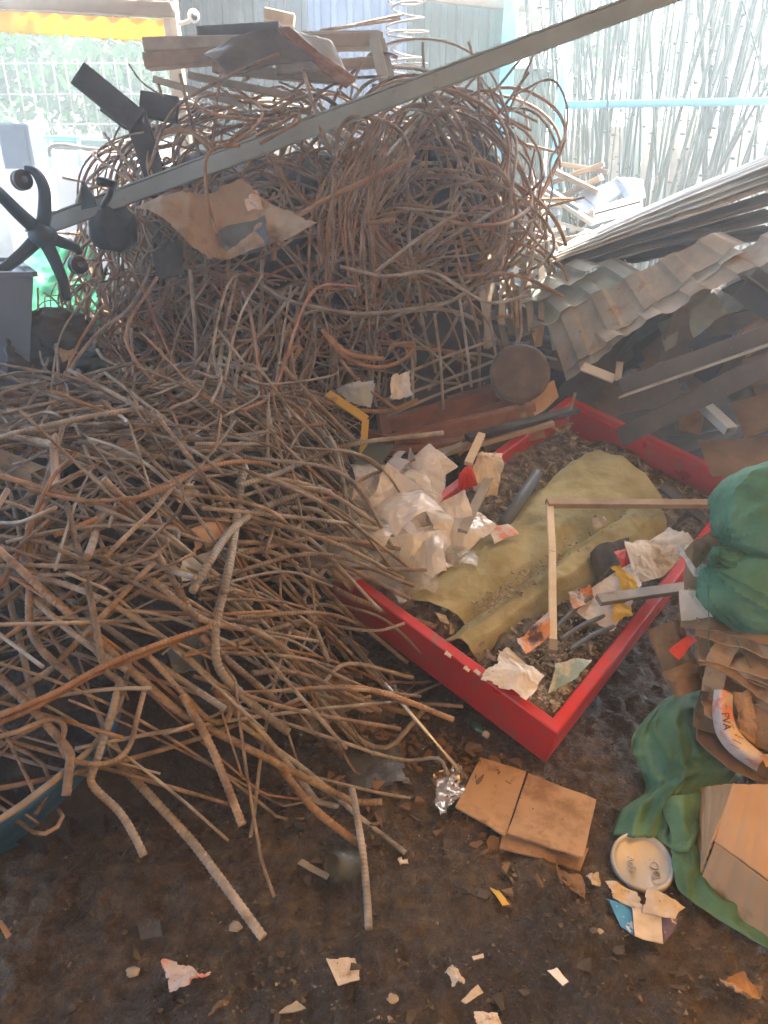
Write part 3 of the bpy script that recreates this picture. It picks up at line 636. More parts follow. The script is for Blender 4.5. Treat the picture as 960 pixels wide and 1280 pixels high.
H('wavy bar bent to a wide U over the rim of the blue bin', 'rust', 11, [(-20, 925), (20, 915), (66, 899), (80, 908), (77, 935), (92, 951), (138, 953), (160, 936), (172, 895), (183, 853)], .1, .06)
H('thin sagging rod draped across the left of the front heap', 'rust', 9, [(-20, 680), (15, 700), (40, 716), (93, 718), (140, 711), (167, 704), (192, 696), (208, 682)], .08, .09)
H('ribbed bar dropping then slanting right at the left of the heap', 'rust', 15, [(36, 655), (37, 725), (38, 785), (52, 812), (92, 848)], .16, .06)
H('finely ribbed bar slanting through the left middle of the heap', 'rustg', 13, [(43, 750), (80, 783), (120, 813), (158, 838)], .18, .05)
H('short straight rod rising to the right on top of the heap', 'rust', 11, [(131, 697), (160, 668), (193, 637), (215, 610)], .1, .1)
H('long ribbed bar reaching right above the grey board, its end cut square', 'rustg', 15, [(300, 607), (352, 590), (400, 568, 2.45), (447, 554, 2.5), (500, 547, 2.55), (554, 541, 2.6)], .18, .09)
H('smooth bar reaching up to the right above the white plastic bags', 'rust', 12, [(370, 662), (398, 635, 2.25), (430, 612, 2.3), (463, 594, 2.35), (518, 574, 2.45)], .1, .09)
H('straight thin bar with a step bend near the left corner of the red tray', 'rust', 11, [(280, 740), (335, 724, 2.1), (376, 715, 2.1), (418, 706, 2.08)], .12, .09)
H('cranked rod pointing at the white plastic bags', 'rust', 10, [(345, 640), (362, 646, 2.2), (384, 663, 2.14), (420, 660, 2.13), (458, 658, 2.14)], .06, .1)
H('thick ribbed bar lying over the left wall of the red tray', 'rust', 17, [(395, 722, 2.04), (430, 742, 1.98), (480, 763, 1.93), (545, 784, 1.88)], .2)
H('long straight bar slanting down toward the left wall of the red tray', 'rust', 14, [(315, 690, 2.06), (338, 675, 2.06), (348, 674, 2.05), (380, 707, 2.0), (412, 742, 1.93), (441, 773, 1.87)], .14)
H('thin rod with a bent up tip against the left wall of the red tray', 'rustg', 9, [(400, 778, 1.9), (440, 786, 1.86), (475, 788, 1.84), (506, 779, 1.85)], .06)
H('dark smooth rod crossing over the corner of the red tray to the bags', 'rustg', 10, [(340, 726, 2.1), (400, 726, 2.08), (455, 725, 2.1), (511, 724, 2.14)], 0)
H('orange thin rod curving along the upper left of the front heap', 'rusto', 10, [(36, 612), (97, 625), (140, 625), (180, 620), (215, 607), (242, 590)], .08, .11)
H('thin rod bent to a peak like a tent above the front heap', 'rust', 10, [(143, 545, 2.45), (148, 520, 2.55), (185, 478, 2.7), (219, 438, 2.8), (252, 456, 2.8), (288, 488, 2.78)], .06)
H('dark greenish bar standing steeply at the back of the front heap', 'rustg', 12, [(97, 462, 2.6), (106, 490, 2.55), (119, 522, 2.48)], .1)
H('grey green rod curving high over the top left of the front heap', 'rustg', 12, [(80, 480, 2.6), (97, 447, 2.65), (124, 415, 2.72), (160, 387, 2.8), (178, 358, 2.9), (189, 335, 3.0)], .08)
H('round loop of bar folded back on itself at the upper right of the front heap', 'rust', 12, [(290, 500, 2.55), (325, 497, 2.55), (370, 498, 2.55), (386, 504, 2.53), (380, 513, 2.5), (345, 513, 2.48), (305, 514, 2.47)], .14)
H('pale bar lying flat under the folded loop at the back of the front heap', 'rust', 13, [(285, 547, 2.4), (345, 537, 2.42), (408, 530, 2.44)], .14)
H('orange bar hooked over and sweeping down right to the yellow strip', 'rusto', 15, [(352, 500, 2.8), (350, 470, 2.85), (362, 440, 2.9), (375, 434, 2.9), (366, 455, 2.88), (376, 485, 2.85), (410, 504, 2.82), (480, 514, 2.85), (522, 500, 2.9)], .1)
H('thick orange bar bent down to a straight cut end, upper of two', 'rusto', 17, [(402, 412, 3.0), (420, 430, 2.98), (436, 442, 2.97), (480, 449, 2.97)], .12)
H('thick orange bar ending in a boxy hook above the white bag', 'rusto', 15, [(408, 420, 2.99), (430, 445, 2.96), (470, 459, 2.95), (500, 452, 2.95), (514, 440, 2.96), (517, 430, 2.97), (490, 433, 2.98), (487, 440, 2.98)], .12)
H('orange bar sloping from the hollow toward the white bag', 'rusto', 13, [(425, 450, 2.92), (450, 478, 2.88), (475, 497, 2.86), (496, 512, 2.84)], .12)
H('stout orange brown bar sweeping up to the right in front of the big coil', 'rusto', 17, [(342, 325, 3.05), (346, 300, 3.05), (356, 284, 3.05), (385, 262, 3.08), (420, 243, 3.1), (465, 222, 3.12), (509, 200, 3.15)], .14)
H('smooth bar arching like an arm over the left of the big coil', 'rust', 15, [(417, 340, 3.08), (416, 290, 3.08), (418, 220, 3.1), (424, 165, 3.1), (438, 147, 3.1), (470, 148, 3.12), (500, 165, 3.14), (511, 190, 3.16), (500, 220, 3.16), (470, 265, 3.14)], .1)
H('tan strap like bar bent over the long grey beam', 'rusto', 12, [(300, 182, 3.02), (272, 184, 3.02), (259, 196, 3.0), (257, 225, 2.98), (262, 262, 2.95), (271, 293, 2.92)], 0)
H('narrow bar doubled back in a point above the long grey beam', 'rusto', 12, [(320, 170, 3.1), (350, 155, 3.08), (372, 142, 3.06), (374, 150, 3.05), (345, 168, 3.04), (325, 180, 3.03)], 0)
H('straight bar standing up out of the heap across the grey beam', 'rust', 13, [(379, 88, 3.15), (390, 125, 3.12), (402, 165, 3.1), (411, 182, 3.08)], .06)
H('long straight rod rising to the right above the dark folded sheet', 'rust', 12, [(185, 215, 3.3), (215, 140, 3.3), (280, 98, 3.3), (349, 67, 3.3)], .06)
H('thin long rod slanting up right in front of the coil, its end free', 'rustg', 12, [(470, 340, 3.0), (520, 300, 3.02), (548, 282, 3.03), (571, 267, 3.05)], .06)
H('long horizontal bar along the lower edge of the back heap', 'rustg', 14, [(320, 350, 3.02), (352, 372, 2.98), (400, 385, 2.95), (450, 392, 2.95), (500, 388, 2.96), (560, 378, 3.0), (590, 360, 3.05)], .08)
H('bar running along the back heap with a bend down to the red boards', 'rustg', 12, [(425, 333, 3.0), (480, 345, 3.0), (540, 340, 3.0), (575, 360, 3.0), (610, 378, 3.0), (660, 370, 3.05)], .06)
H('thin ring of rod looping out on the right of the coil', 'rustg', 9, [(640, 120, 3.4), (690, 100, 3.4), (708, 130, 3.4), (706, 170, 3.4), (688, 200, 3.4), (690, 240, 3.38), (680, 268, 3.36), (650, 280, 3.34)], 0)
H('thin wire curving from the charred plank round to the beam', 'rustg', 7, [(180, 165, 3.35), (150, 172, 3.33), (125, 186, 3.3), (122, 195, 3.3), (140, 210, 3.28), (168, 230, 3.25)], 0)
H('thin wire rising from the piles past the charred plank', 'rust', 7, [(161, 80, 3.5), (175, 100, 3.48), (190, 112, 3.46), (205, 120, 3.45)], 0)
H('dark rod sticking out level toward the fence above the coil', 'rustg', 12, [(490, 84, 3.5), (520, 86, 3.5), (538, 90, 3.5)], 0)
H('bent V shaped bar over the far corner of the red tray', 'rust', 12, [(664, 514, 3.0), (684, 528, 2.98), (702, 540, 2.95), (706, 535, 2.95), (712, 515, 2.97), (719, 491, 3.0)], .1)

# the many others
def arrow(px):   # class label of a bar
    pass
def smoothz(P, clear):
    x = np.linspace(-1, 1, len(P)); h = Hf(P[:, 0], P[:, 1])
    w = np.where(h > .05, 1, .25)
    c = np.polyfit(x, h, int(rng.choice([1, 2, 3], p=[.5, .35, .15])), w=w); z = np.polyval(c, x)
    return np.maximum(z + clear, .012)
def front_bar(layer, long=1.0):
    for _ in range(40):
        x = rng.uniform(-1.7, .18); y = rng.uniform(1.12, 2.95)
        if Hf(np.array(x), np.array(y)) > .18: break
    a = rng.choice([rng.normal(-.62, .35), rng.normal(.12, .28), rng.normal(.75, .3), rng.normal(-1.2, .3), rng.uniform(-3.1, 3.1)], p=[.36, .3, .14, .1, .1])
    L = rng.uniform(.35, 1.15) * long; n = 26
    cur = rng.normal(0, .35) * (rng.random() < .28); kink = rng.random() < .5; kp_ = rng.uniform(.15, .85); ka = rng.normal(0, .8)
    s = np.linspace(-L / 2, L / 2, n); th = a + cur * s
    if kink: th = th + ka / (1 + np.exp(-(s / L + .5 - kp_) * 110))
    hook = rng.random() < .2
    if hook: th = th + rng.choice([-1, 1]) * np.clip((s / L + .5 - .86) / .14, 0, 1) * rng.uniform(1.5, 3.2)
    ds = L / n; P = np.stack([x + np.cumsum(np.cos(th)) * ds - np.cos(a) * L / 2, y + np.cumsum(np.sin(th)) * ds - np.sin(a) * L / 2], 1)
    P = np.concatenate([P, np.zeros((n, 1))], 1)
    P[:, 2] = smoothz(P, layer)
    t = np.linspace(-1, 1, n)
    P[:, 2] += rng.normal(0, .075) * t + rng.normal(0, .045) * (1 - t * t) * rng.choice([0, 1], p=[.5, .5])
    P[:, 2] = np.maximum(P[:, 2], .015)
    out = (P[:, 1] < np.interp(P[:, 0], [-1.2, -.8, -.3, 0, .3], [1.02, 1.08, 1.22, 1.36, 1.5])).mean()
    if out > (.22 if rng.random() < .22 else .03): return front_bar(layer, long)
    return P, kink, hook, abs(cur) > .35
def walk_bar(C, R, L, curv, rr, up=True):
    v = rng.normal(size=3); v[1] = -abs(v[1]) * 1.2; v[2] = v[2] * .9 + .1; v = nrm(v)
    t = nrm(np.cross(v, rng.normal(size=3))); n = 34; ds = L / n; P = []; k = rng.normal(0, curv); kd = rng.normal(0, curv * .6); w = rng.uniform(0, 6); rb = rr
    for i in range(n):
        P.append(C + R * v * (rb + .04 * math.sin(w + i * .35)))
        step = ds / np.linalg.norm(R * t)
        v = nrm(v + t * step); t = nrm(t - v * (t @ v)); b_ = np.cross(v, t)
        k += rng.normal(0, curv * .25); t = nrm(t + b_ * (k + kd * math.sin(i * .3)) * ds)
    P = np.array(P); P[:, 2] = np.maximum(P[:, 2], .02)
    return P
def coil_loop(big=1.0):
    c = np.array([.20, 3.72, 1.40]) + rng.normal(0, 1, 3) * [.13, .16, .13]
    rx = rng.uniform(.20, .48) * big; rz = rng.uniform(.24, .50) * big
    n_ = nrm(np.array([rng.normal(0, .35), -1, rng.normal(.1, .4)])); u = nrm(np.cross(n_, [0, 0, 1])); w = np.cross(u, n_); tw = rng.normal(.3, .5)
    u, w = u * math.cos(tw) + w * math.sin(tw), -u * math.sin(tw) + w * math.cos(tw)
    a0 = rng.uniform(0, 6.28); sp = rng.uniform(2.0, 7.5); n = int(12 + sp * 7); th = a0 + np.linspace(0, sp, n)
    wb = rng.uniform(.05, .24); gr = 1 + rng.normal(0, .08) * np.linspace(0, 1, n); ph = rng.uniform(0, 6)
    P = c + (np.cos(th) * rx * gr * (1 + wb * np.sin(2.3 * th + ph)))[:, None] * u + (np.sin(th) * rz * gr)[:, None] * w + (.11 * np.sin(1.7 * th + ph))[:, None] * n_
    return P
def seg_views(P): # apparent size in the picture
    F = np.array([0, CP, -SP]); d = P - [0, 0, CAMZ]; z = d @ F
    return z
CAND = []
def T_(px, py):     # just above the left wall of the red tray
    d = ray(px, py); c = np.array([0, 0, CAMZ]); p0 = np.array([.48, 1.51, .16]); n_ = nrm(np.cross(np.array([1.04, 1.18, .22]), np.array([-.66, .55, .18])))
    return c + d * (((p0 + n_ * .07 - c) @ n_) / (d @ n_))
for i in range(470):
    lay = rng.choice([.045, .015, -.02, -.06], p=[.3, .28, .24, .18]) + rng.normal(0, .012)
    P, kink, hook, cur = front_bar(lay)
    dia = rng.choice([6, 8, 10, 12, 15, 19], p=[.16, .24, .26, .18, .11, .05]); m = rng.choice(['rust', 'rusto', 'rustg'], p=[.48, .15, .37])
    CAND.append((P, dia, m, 'front heap', 'hooked' if hook else 'kinked' if kink else 'curved' if cur else 'straight', lay + .3))
for i in range(330):
    P = walk_bar(*BL, rng.uniform(.5, 1.8), rng.choice([1.2, 3.5]), rng.uniform(.86, 1.06))
    dia = rng.choice([9, 12, 15, 18], p=[.3, .35, .25, .1]); m = rng.choice(['rust', 'rusto', 'rustg', 'rustred'], p=[.34, .36, .10, .20])
    CAND.append((P, dia, m, 'back heap', 'winding', .05 + rng.random() * .2))
for i in range(70):
    P = walk_bar(np.array([-1.22, 3.35, .62]), np.array([.42, .45, .62]), rng.uniform(.4, 1.2), 4.0, rng.uniform(.8, 1.05))
    CAND.append((P, rng.choice([5, 6, 8]), rng.choice(['rustred', 'rusto', 'rust'], p=[.6, .2, .2]), 'back heap', 'winding', .05 + rng.random() * .2))
for i in range(88):
    P = coil_loop(); dia = rng.choice([10, 13, 16, 19], p=[.2, .35, .3, .15]); m = rng.choice(['rust', 'rusto', 'rustg', 'rustred'], p=[.36, .36, .14, .14])
    CAND.append((P, dia, m, 'big coil', 'looping', .1 + rng.random() * .2))
for i in range(60):
    P = walk_bar(np.array([.30, 3.70, .95]), np.array([.62, .42, .62]), rng.uniform(.5, 1.3), 1.6, rng.uniform(.85, 1.1))
    CAND.append((P, rng.choice([10, 12, 15, 18]), rng.choice(['rust', 'rusto', 'rustg']), 'back heap', 'winding', .05 + rng.random() * .2))
for i in range(34):    # steep rods in the hollow under the back heap and strands hanging down the coil
    x0 = rng.uniform(250, 480); a = W(x0, rng.uniform(380, 430), 3.15 + rng.uniform(0, .2)); c = W(x0 + rng.normal(-14, 22), rng.uniform(470, 520), 2.95)
    CAND.append((catmull([a, (a + c) / 2 + rng.normal(0, .02, 3), c], 6), rng.choice([10, 12, 14]), rng.choice(['rustg', 'rust']), 'back heap', 'steep', .2))
for i in range(22):
    x0 = rng.uniform(395, 480); a = W(x0 + rng.uniform(0, 60), rng.uniform(130, 200), 3.3); c = W(x0 + rng.normal(-5, 8), rng.uniform(330, 400), 3.12)
    mid = W(x0 - 4, 260, 3.2)
    CAND.append((catmull([a, mid, c], 9), rng.choice([10, 12]), rng.choice(['rusto', 'rust']), 'big coil', 'steep', .28))
for i in range(44):     # bars jutting out of the right side of the front heap
    y1 = rng.uniform(560, 930); x1 = np.interp(y1, [560, 700, 800, 930], [520, 470, 500, 520]) + rng.normal(-20, 45)
    e = G(x1, y1, rng.uniform(.06, .22)) if y1 > 770 else T_(x1, y1) ; a0 = surf(x1 - rng.uniform(90, 260), y1 - rng.uniform(-30, 150), .02)
    d_ = e - a0; k_ = rng.normal(0, .05, 3) * [1, 1, .4]; q = catmull([a0, a0 + d_ * .5 + k_ + [0, 0, .05], e], 8)
    CAND.append((q, rng.choice([9, 11, 13, 15]), rng.choice(['rust', 'rustg', 'rusto'], p=[.5, .4, .1]), 'front heap', 'jutting', .33))
for i in range(46):     # bars leaning from the front heap up on to the back heap
    x0 = rng.uniform(-20, 340); a0 = W(x0, rng.uniform(470, 600), 2.35 + rng.uniform(-.1, .2)); e = W(x0 + rng.normal(25, 70), rng.uniform(330, 460), 2.95 + rng.uniform(-.1, .2))
    q = catmull([a0 - (e - a0) * .25 + [0, -.02, .06], a0, (a0 + e) / 2 + rng.normal(0, .07, 3) + [0, 0, rng.uniform(-.03, .08)], e], 8)
    CAND.append((q, rng.choice([8, 10, 12, 14]), rng.choice(['rust', 'rustg', 'rusto', 'rustred'], p=[.4, .4, .1, .1]), 'gap between the two heaps', 'leaning', .3))
for i in range(110):    # stiff kinked bars through the back heap and the coil
    C_, R_ = (BL, BR)[i % 2]; c_ = C_ + R_ * nrm(rng.normal(size=3) * [1, .6, 1] + [0, -.8, .2]) * rng.uniform(.75, 1.0); d_ = nrm(rng.normal(size=3) * [1, .35, .8]); L_ = rng.uniform(.3, .9); e_ = nrm(d_ + rng.normal(0, .6, 3))
    q = [c_ - d_ * L_ * rng.uniform(.3, .7), c_ - d_ * .03, c_ + e_ * .03, c_ + e_ * L_ * rng.uniform(.2, .6)]; q = catmull(q, 7); q[:, 2] = np.maximum(q[:, 2], .03)
    CAND.append((q, rng.choice([9, 12, 14, 17]), rng.choice(['rust', 'rustg', 'rusto'], p=[.45, .3, .25]), 'back heap' if i % 2 == 0 else 'big coil', 'kinked', .05 + rng.random() * .22))
ADJ = {'rust': 'brown', 'rusto': 'orange rusted', 'rustg': 'greyish', 'rustred': 'dark reddish'}
order = sorted(range(len(CAND)), key=lambda i: -CAND[i][5] * 1.0 - CAND[i][1] * .01 - rng.random() * .15)
NTH = 300 - len(BARS)
rest = {'rust': MB(), 'rusto': MB(), 'rustg': MB(), 'rustred': MB()}
for r_, i in enumerate(order):
    P, dia, m, where, form, _ = CAND[i]
    if r_ < NTH:
        b = MB(); near = where == 'front heap' and dia >= 13
        if near: b.tube(P, dia / 2000, 8, rib=.11, pitch=dia * .0008)
        else: b.tube(catmull(P[::2], 3) if len(P) > 12 else P, dia / 2000, 8, hub=.05, seed=r_)
        o = b.build('rebar', M[m])
        tag(o, '%s %s %s bar tangled in the %s' % ('thick' if dia >= 12 else 'thin', form, ADJ[m], where), 'rebar', '%s %s %s bars in the %s' % ('thick' if dia >= 12 else 'thin', form, ADJ[m], where)); BARS.append(o)
    else:
        rest[m].tube(P, dia / 2000, 6)
# everything beyond the first 300 is one object with four rust colours
allm = MB(); mi = []
for k, m in enumerate(rest):
    for v, tc in zip(rest[m].v, rest[m].tc): pass
    for f in rest[m].f: allm.f.append(f + allm.n); mi += [k] * len(f)
    allm.v += rest[m].v; allm.tc += rest[m].tc; allm.n += rest[m].n
# polygons keep list order, so the material index follows it
o = allm.build('rebar_tangle', M['rust'], origin=(-.5, 3, 0))
for m in list(rest)[1:]: o.data.materials.append(M[m])
if len(mi) == len(o.data.polygons): o.data.polygons.foreach_set('material_index', np.array(mi, np.int32))
tag(o, 'mass of further rusty bars filling the heaps', 'rebar tangle', kind='stuff')
# ------------------------------------------------------------------ helpers for sheets
def crumple(c4, amp, seed, nu=36, nv=30, th=.0015, ragged=.0, sag=0.0, scale=None, bow=0.0):
    P = quad(c4, nu, nv); N = normal_of(c4); size = np.linalg.norm(np.asarray(c4[1]) - np.asarray(c4[0]))
    s = scale or 2.2 / max(size, .02)
    rg = np.random.default_rng(seed + 1000); L1 = np.asarray(c4[1], float) - c4[0]; e1 = nrm(L1); e2 = np.cross(N, e1); r = 0
    ctr = P.reshape(-1, 3).mean(0); half = size / 2
    for q in range(9):      # straight creases in all directions
        an = rg.uniform(0, 6.28); dd = e1 * math.cos(an) + e2 * math.sin(an); o_ = rg.normal(0, .45) * half
        r = r + rg.normal(0, 1) * np.abs((P - ctr) @ dd - o_) / half
    r = r - r.mean(); r = r / (r.std() + 1e-9) * amp * .62 + ridge(P, s * 1.6, seed, 3) * amp * .30
    P = P + N * r[..., None]
    Q0 = P.copy()
    for k in range(3): P[..., k] += vn(Q0, 1.7 / max(size, .02), seed + 60 + k) * size * (.07 if amp > .0045 else 0)
    for k in range(3): P[..., k] += vn(P, s * 1.3, seed + 40 + k) * amp * .35
    if bow:
        u = np.linspace(-1, 1, nu)[None]; P = P + N * (bow * (1 - u ** 2))[..., None]
    kp = None
    if ragged:
        u = np.linspace(0, 1, nu - 1)[None]; v = np.linspace(0, 1, nv - 1)[:, None]
        e = np.minimum(np.minimum(u, 1 - u), np.minimum(v, 1 - v))
        kp = e > ragged * (.5 + .5 * vn(np.stack([P[:-1, :-1, 0], P[:-1, :-1, 1], P[:-1, :-1, 2]], -1), 5 / max(size, .02), seed + 9))
    mb = MB(); mb.sheet(P, th, kp); return mb
def plate(name, c4, m, lab, cat, th=.004, amp=.004, seed=0, ragged=.0, group=None, nu=24, nv=20, bow=0.0, scale=None):
    return tag(crumple(c4, amp, seed, nu, nv, th, ragged, bow=bow, scale=scale).build(name, M[m], smooth='auto'), lab, cat, group)
def bar_thing(name, p0, p1, w, h, m, lab, cat, up=(0, 0, 1), group=None, parent=None):
    L = np.linalg.norm(np.asarray(p1) - p0)
    mb = MB().beam(p0, p1, w, h, up)
    return tag(mb.build(name, M[m], parent, smooth=False), lab, cat, group)
def net(rows, n=7):
    R = [catmull(r, n) for r in rows]; R = np.array(R)
    return np.array([catmull(R[:, j], n) for j in range(R.shape[1])]).transpose(1, 0, 2)
def text_mesh(s, size, o, right, up, m, name, parent=None, ext=.0012):
    cu = bpy.data.curves.new(name, 'FONT'); cu.body = s; cu.size = size; cu.extrude = ext; cu.align_x = 'CENTER'; cu.align_y = 'CENTER'
    t = bpy.data.objects.new(name, cu); COL.objects.link(t)
    dg = bpy.context.evaluated_depsgraph_get(); me = bpy.data.meshes.new_from_object(t.evaluated_get(dg)); bpy.data.objects.remove(t)
    r = nrm(right); u = np.asarray(up, float); u = nrm(u - r * (u @ r)); z = np.cross(r, u)
    L = np.array(parent.location) if parent is not None else np.zeros(3)
    me.transform(Matrix(((r[0], u[0], z[0], o[0] - L[0]), (r[1], u[1], z[1], o[1] - L[1]), (r[2], u[2], z[2], o[2] - L[2]), (0, 0, 0, 1))))
    me.materials.clear(); me.materials.append(m)
    ob = bpy.data.objects.new(name, me); COL.objects.link(ob); ob.parent = parent
    return ob
# ------------------------------------------------------------------ blue bin under the front heap
bn = thing('blue_bin', (-.75, 1.4, 0), 'blue steel bin with a rusty rim under the front heap of bars', 'bin')
R0, R1, R2 = W(-75, 1068, 1.02), W(152, 955, 1.36), W(112, 980, 1.26)
c = [W(-80, 1066, 1.0), W(115, 978, 1.25), W(165, 948, 1.42)]
for k in range(3): c[k][2] = [.335, .335, .345][k]
d_in = np.array([-.45, .62, 0])
mb = MB(); lo = [p * [1, 1, 0] + [-.13, .20, .012] for i, p in enumerate(c)]
P = np.array([[c[0] + d_in * .0 + np.array([-.75, .35, 0]), c[0], c[1], c[2], c[2] + np.array([-.25, .9, 0])],
              [lo[0] + np.array([-.70, .35, 0]), lo[0], lo[1], lo[2], lo[2] + np.array([-.25, .8, 0])]])
P = np.array([catmull(r, 6) for r in P]); P = np.array([P[0] * (1 - t) + P[1] * t for t in np.linspace(0, 1, 8)])
P = P + (fbm(P, 7, 4)[..., None] * .006) * np.array([.4, -.8, 0])
mb.sheet(P, .005); mb.build('bin_wall', M['bluepaint'], bn)
mb = MB(); rim = P[0] + np.array([0, 0, .004]); mb.tube(rim + fbm(rim, 30, 3)[:, None] * np.array([0, 0, .004]), .008, 8, hub=.3); mb.build('rim', M['tan_sheet'], bn)
mb = MB(); mb.poly([p + [0, 0, .03] for p in P[-1][::4]] + [np.array([-1.5, 2.2, .05])], .005); mb.build('bin_floor', M['bluepaint'], bn, smooth=False)

# ------------------------------------------------------------------ red tray
TA, TB, TD = W(697, 917, 1.51), W(418, 712, 2.06), W(940, 602, 2.69); TC = TB + TD - TA
TN = nrm(np.cross(TD - TA, TB - TA)); TN = TN if TN[2] > 0 else -TN
def T(px, py, h=0.0):
    d = ray(px, py); c = np.array([0, 0, CAMZ]); p0 = TA + TN * h
    return c + d * (((p0 - c) @ TN) / (d @ TN))
def UV(u, v, h=0.0): return TA + u * (TB - TA) + v * (TD - TA) + h * TN
tr = thing('red_tray', (TA + TC) / 2 * [1, 1, 0], 'big shallow bright red tray full of rubbish lying tilted in the mud', 'tray')
LB, LD = np.linalg.norm(TB - TA), np.linalg.norm(TD - TA)
RW, DP = .036, .155
def wall(a, c_, name='tray_wall', depth=DP, groove=False):
    """one wall: a box along the rim a->c_, rim width RW to the inside"""
    a = np.asarray(a); c_ = np.asarray(c_); cen = (TA + TC) / 2
    d = nrm(c_ - a); inn = nrm(np.cross(TN, d)); inn = inn if inn @ (cen - a) > 0 else -inn
    m_ = 14; t = np.linspace(0, 1, m_)[:, None]
    L = np.linalg.norm(c_ - a)
    k = RW
    def line(off_in, h, cut): return (a + d * cut) * (1 - t) + (c_ - d * cut) * t + inn * off_in + TN * h
    rows = [line(0, -depth, 0), line(0, -.004, 0), line(.004, 0, .004), line(k - .004, 0, k - .004)]
    if groove: rows += [line(k, -.003, k), line(k, -.018, k), line(k + .008, -.022, k + .008), line(k + .008, -.04, k + .008), line(k, -.044, k)]
    else: rows += [line(k, -.004, k)]
    rows += [line(k, -depth, k)]
    P = np.array(rows); P = P + vn(P, 9, 3)[..., None] * TN * .0014
    mb = MB(); mb.grid(P); return mb.build(name, M['red'], tr, smooth='auto')
wall(TB, TA); wall(TA, TD); wall(TD, TC, groove=True); wall(TC, TB)
mb = MB(); mb.poly([TA - TN * .15, TB - TN * .15, TC - TN * .15, TD - TN * .15], .006); mb.build('tray_floor', M['red'], tr, smooth=False)
# chipped patches of pale paint / stuck paper on the near rim
for i, (x, y, r) in enumerate(((560, 818, .014), (583, 836, .012), (596, 840, .012))):
    c0 = T(x, y, .003); o = crumple([c0 + (TB-TA)/LB*r + (TD-TA)/LD*r*.8, c0 - (TB-TA)/LB*r + (TD-TA)/LD*r*.6, c0 - (TB-TA)/LB*r*1.2 - (TD-TA)/LD*r*.5, c0 + (TB-TA)/LB*r*.8 - (TD-TA)/LD*r*.7], .001, i, 14, 14, .001, .15).build('paper_scrap', M['paper'])
    tag(o, ['larger pale paper scrap stuck on the near left rim of the red tray', 'middle pale paper scrap stuck on the near left rim of the red tray', 'lowest pale paper scrap stuck on the near left rim of the red tray'][i], 'paper scrap')
# rubbish filling the tray
u = np.linspace(.045, .955, 60); v = np.linspace(.03, .97, 90); Uu, Vv = np.meshgrid(u, v)
P = TA + Uu[..., None] * (TB - TA) + Vv[..., None] * (TD - TA)
hh = -.062 - .05 * sm((Vv - .5) / .4) + .03 * fbm(P, 7, 2) + .012 * fbm(P, 28, 5) + .030 * np.exp(-((Uu - .10) ** 2 + (Vv - .06) ** 2) / .012)
mb = MB(); mb.grid(P + hh[..., None] * TN)
tag(mb.build('rubbish_fill', M['rubble'], origin=(TA + TC) / 2), 'dark mixed rubbish filling the bottom of the red tray', 'rubbish', kind='stuff')
def chips(n, fn, smin, smax, m, name, lab, flat=.35, seed=1):
    r = np.random.default_rng(seed); mb = MB()
    for i in range(n):
        c0, N = fn(r); s = r.uniform(smin, smax); k = r.integers(4, 7); a = np.sort(r.uniform(0, 6.28, k))
        e = nrm(np.cross(N, r.normal(size=3))); f = np.cross(N, e); tl = r.normal(0, flat)
        N2 = nrm(N + e * tl); f2 = np.cross(N2, e); asp = r.uniform(.35, 1)
        pts = [c0 + N * s * .3 + (e - N * tl) * math.cos(q) * s * r.uniform(.7, 1.1) + f2 * math.sin(q) * s * asp for q in a]
        mb.poly(pts, s * r.uniform(.1, .5), up=1)
    return tag(mb.build(name, M[m], smooth=False), lab, kind='stuff')
def tray_pt(r):
    uu, vv = abs(r.normal(.09, .10)) + .05, abs(r.normal(.04, .14)) + .035
    return UV(uu, vv, -.022 - .10 * math.hypot(uu - .08, vv - .05) + r.uniform(0, .012)), TN
chips(1100, tray_pt, .003, .011, 'crumb', 'wood_crumbs', 'pale crumbs and shavings heaped in the near corner of the red tray', .6, 4)
chips(420, lambda r: (UV(r.uniform(.06, .9), r.uniform(.05, .9), -.07 + r.uniform(0, .05)), TN), .006, .03, 'crumb', 'rubbish_bits', 'small mixed scraps scattered over the rubbish in the red tray', .7, 5)

# olive sheet
def fold_sheet(c4, prof, nu, nv, seed, th=.005):
    P = quad(c4, nu, nv); vv = np.linspace(0, 1, nv); h = np.interp(vv, *prof)
    rg = np.random.default_rng(seed + 5); e1, e2 = (TB - TA) / LB, (TD - TA) / LD; ax_ = nrm(np.asarray(c4[1]) - c4[0]); bx_ = np.cross(TN, ax_); r = 0; ctr = P.reshape(-1, 3).mean(0)
    for q in range(16):     # long stiff creases, mostly along the sheet
        an = rg.normal(1.57, .5) if q < 11 else rg.uniform(0, 6.28); dd = ax_ * math.cos(an) + bx_ * math.sin(an); r = r + rg.normal(0, 1) * np.abs((P - ctr) @ dd - rg.normal(0, .16))
    r = (r - r.mean()) / (r.std() + 1e-9)
    P = P + TN * h[:, None, None] + TN * (r * .011 + fbm(P, 4, seed, 3) * .016 + ridge(P, 13, seed + 3, 3) * .0045)[..., None]
    P = P + (TB - TA) / LB * (fbm(P, 5, seed + 9, 3) * .022)[..., None] + (TD - TA) / LD * (fbm(P, 6, seed + 19, 3) * .022)[..., None]
    mb = MB(); mb.sheet(P, th); return mb
fs = thing('olive_sheet', T(660, 690, -.1), 'dusty olive fabric sheet folded in the red tray', 'fabric sheet')
fold_sheet([T(505, 752, -.06), T(732, 560, .015), T(836, 616, .0), T(612, 792, -.04)], ([0, .05, .14, .35, .62, .8, .94, 1], [-.05, -.005, .025, .04, .03, .0, -.03, -.05]), 110, 60, 3).build('top_layer', M['fabric'], fs, smooth='auto')
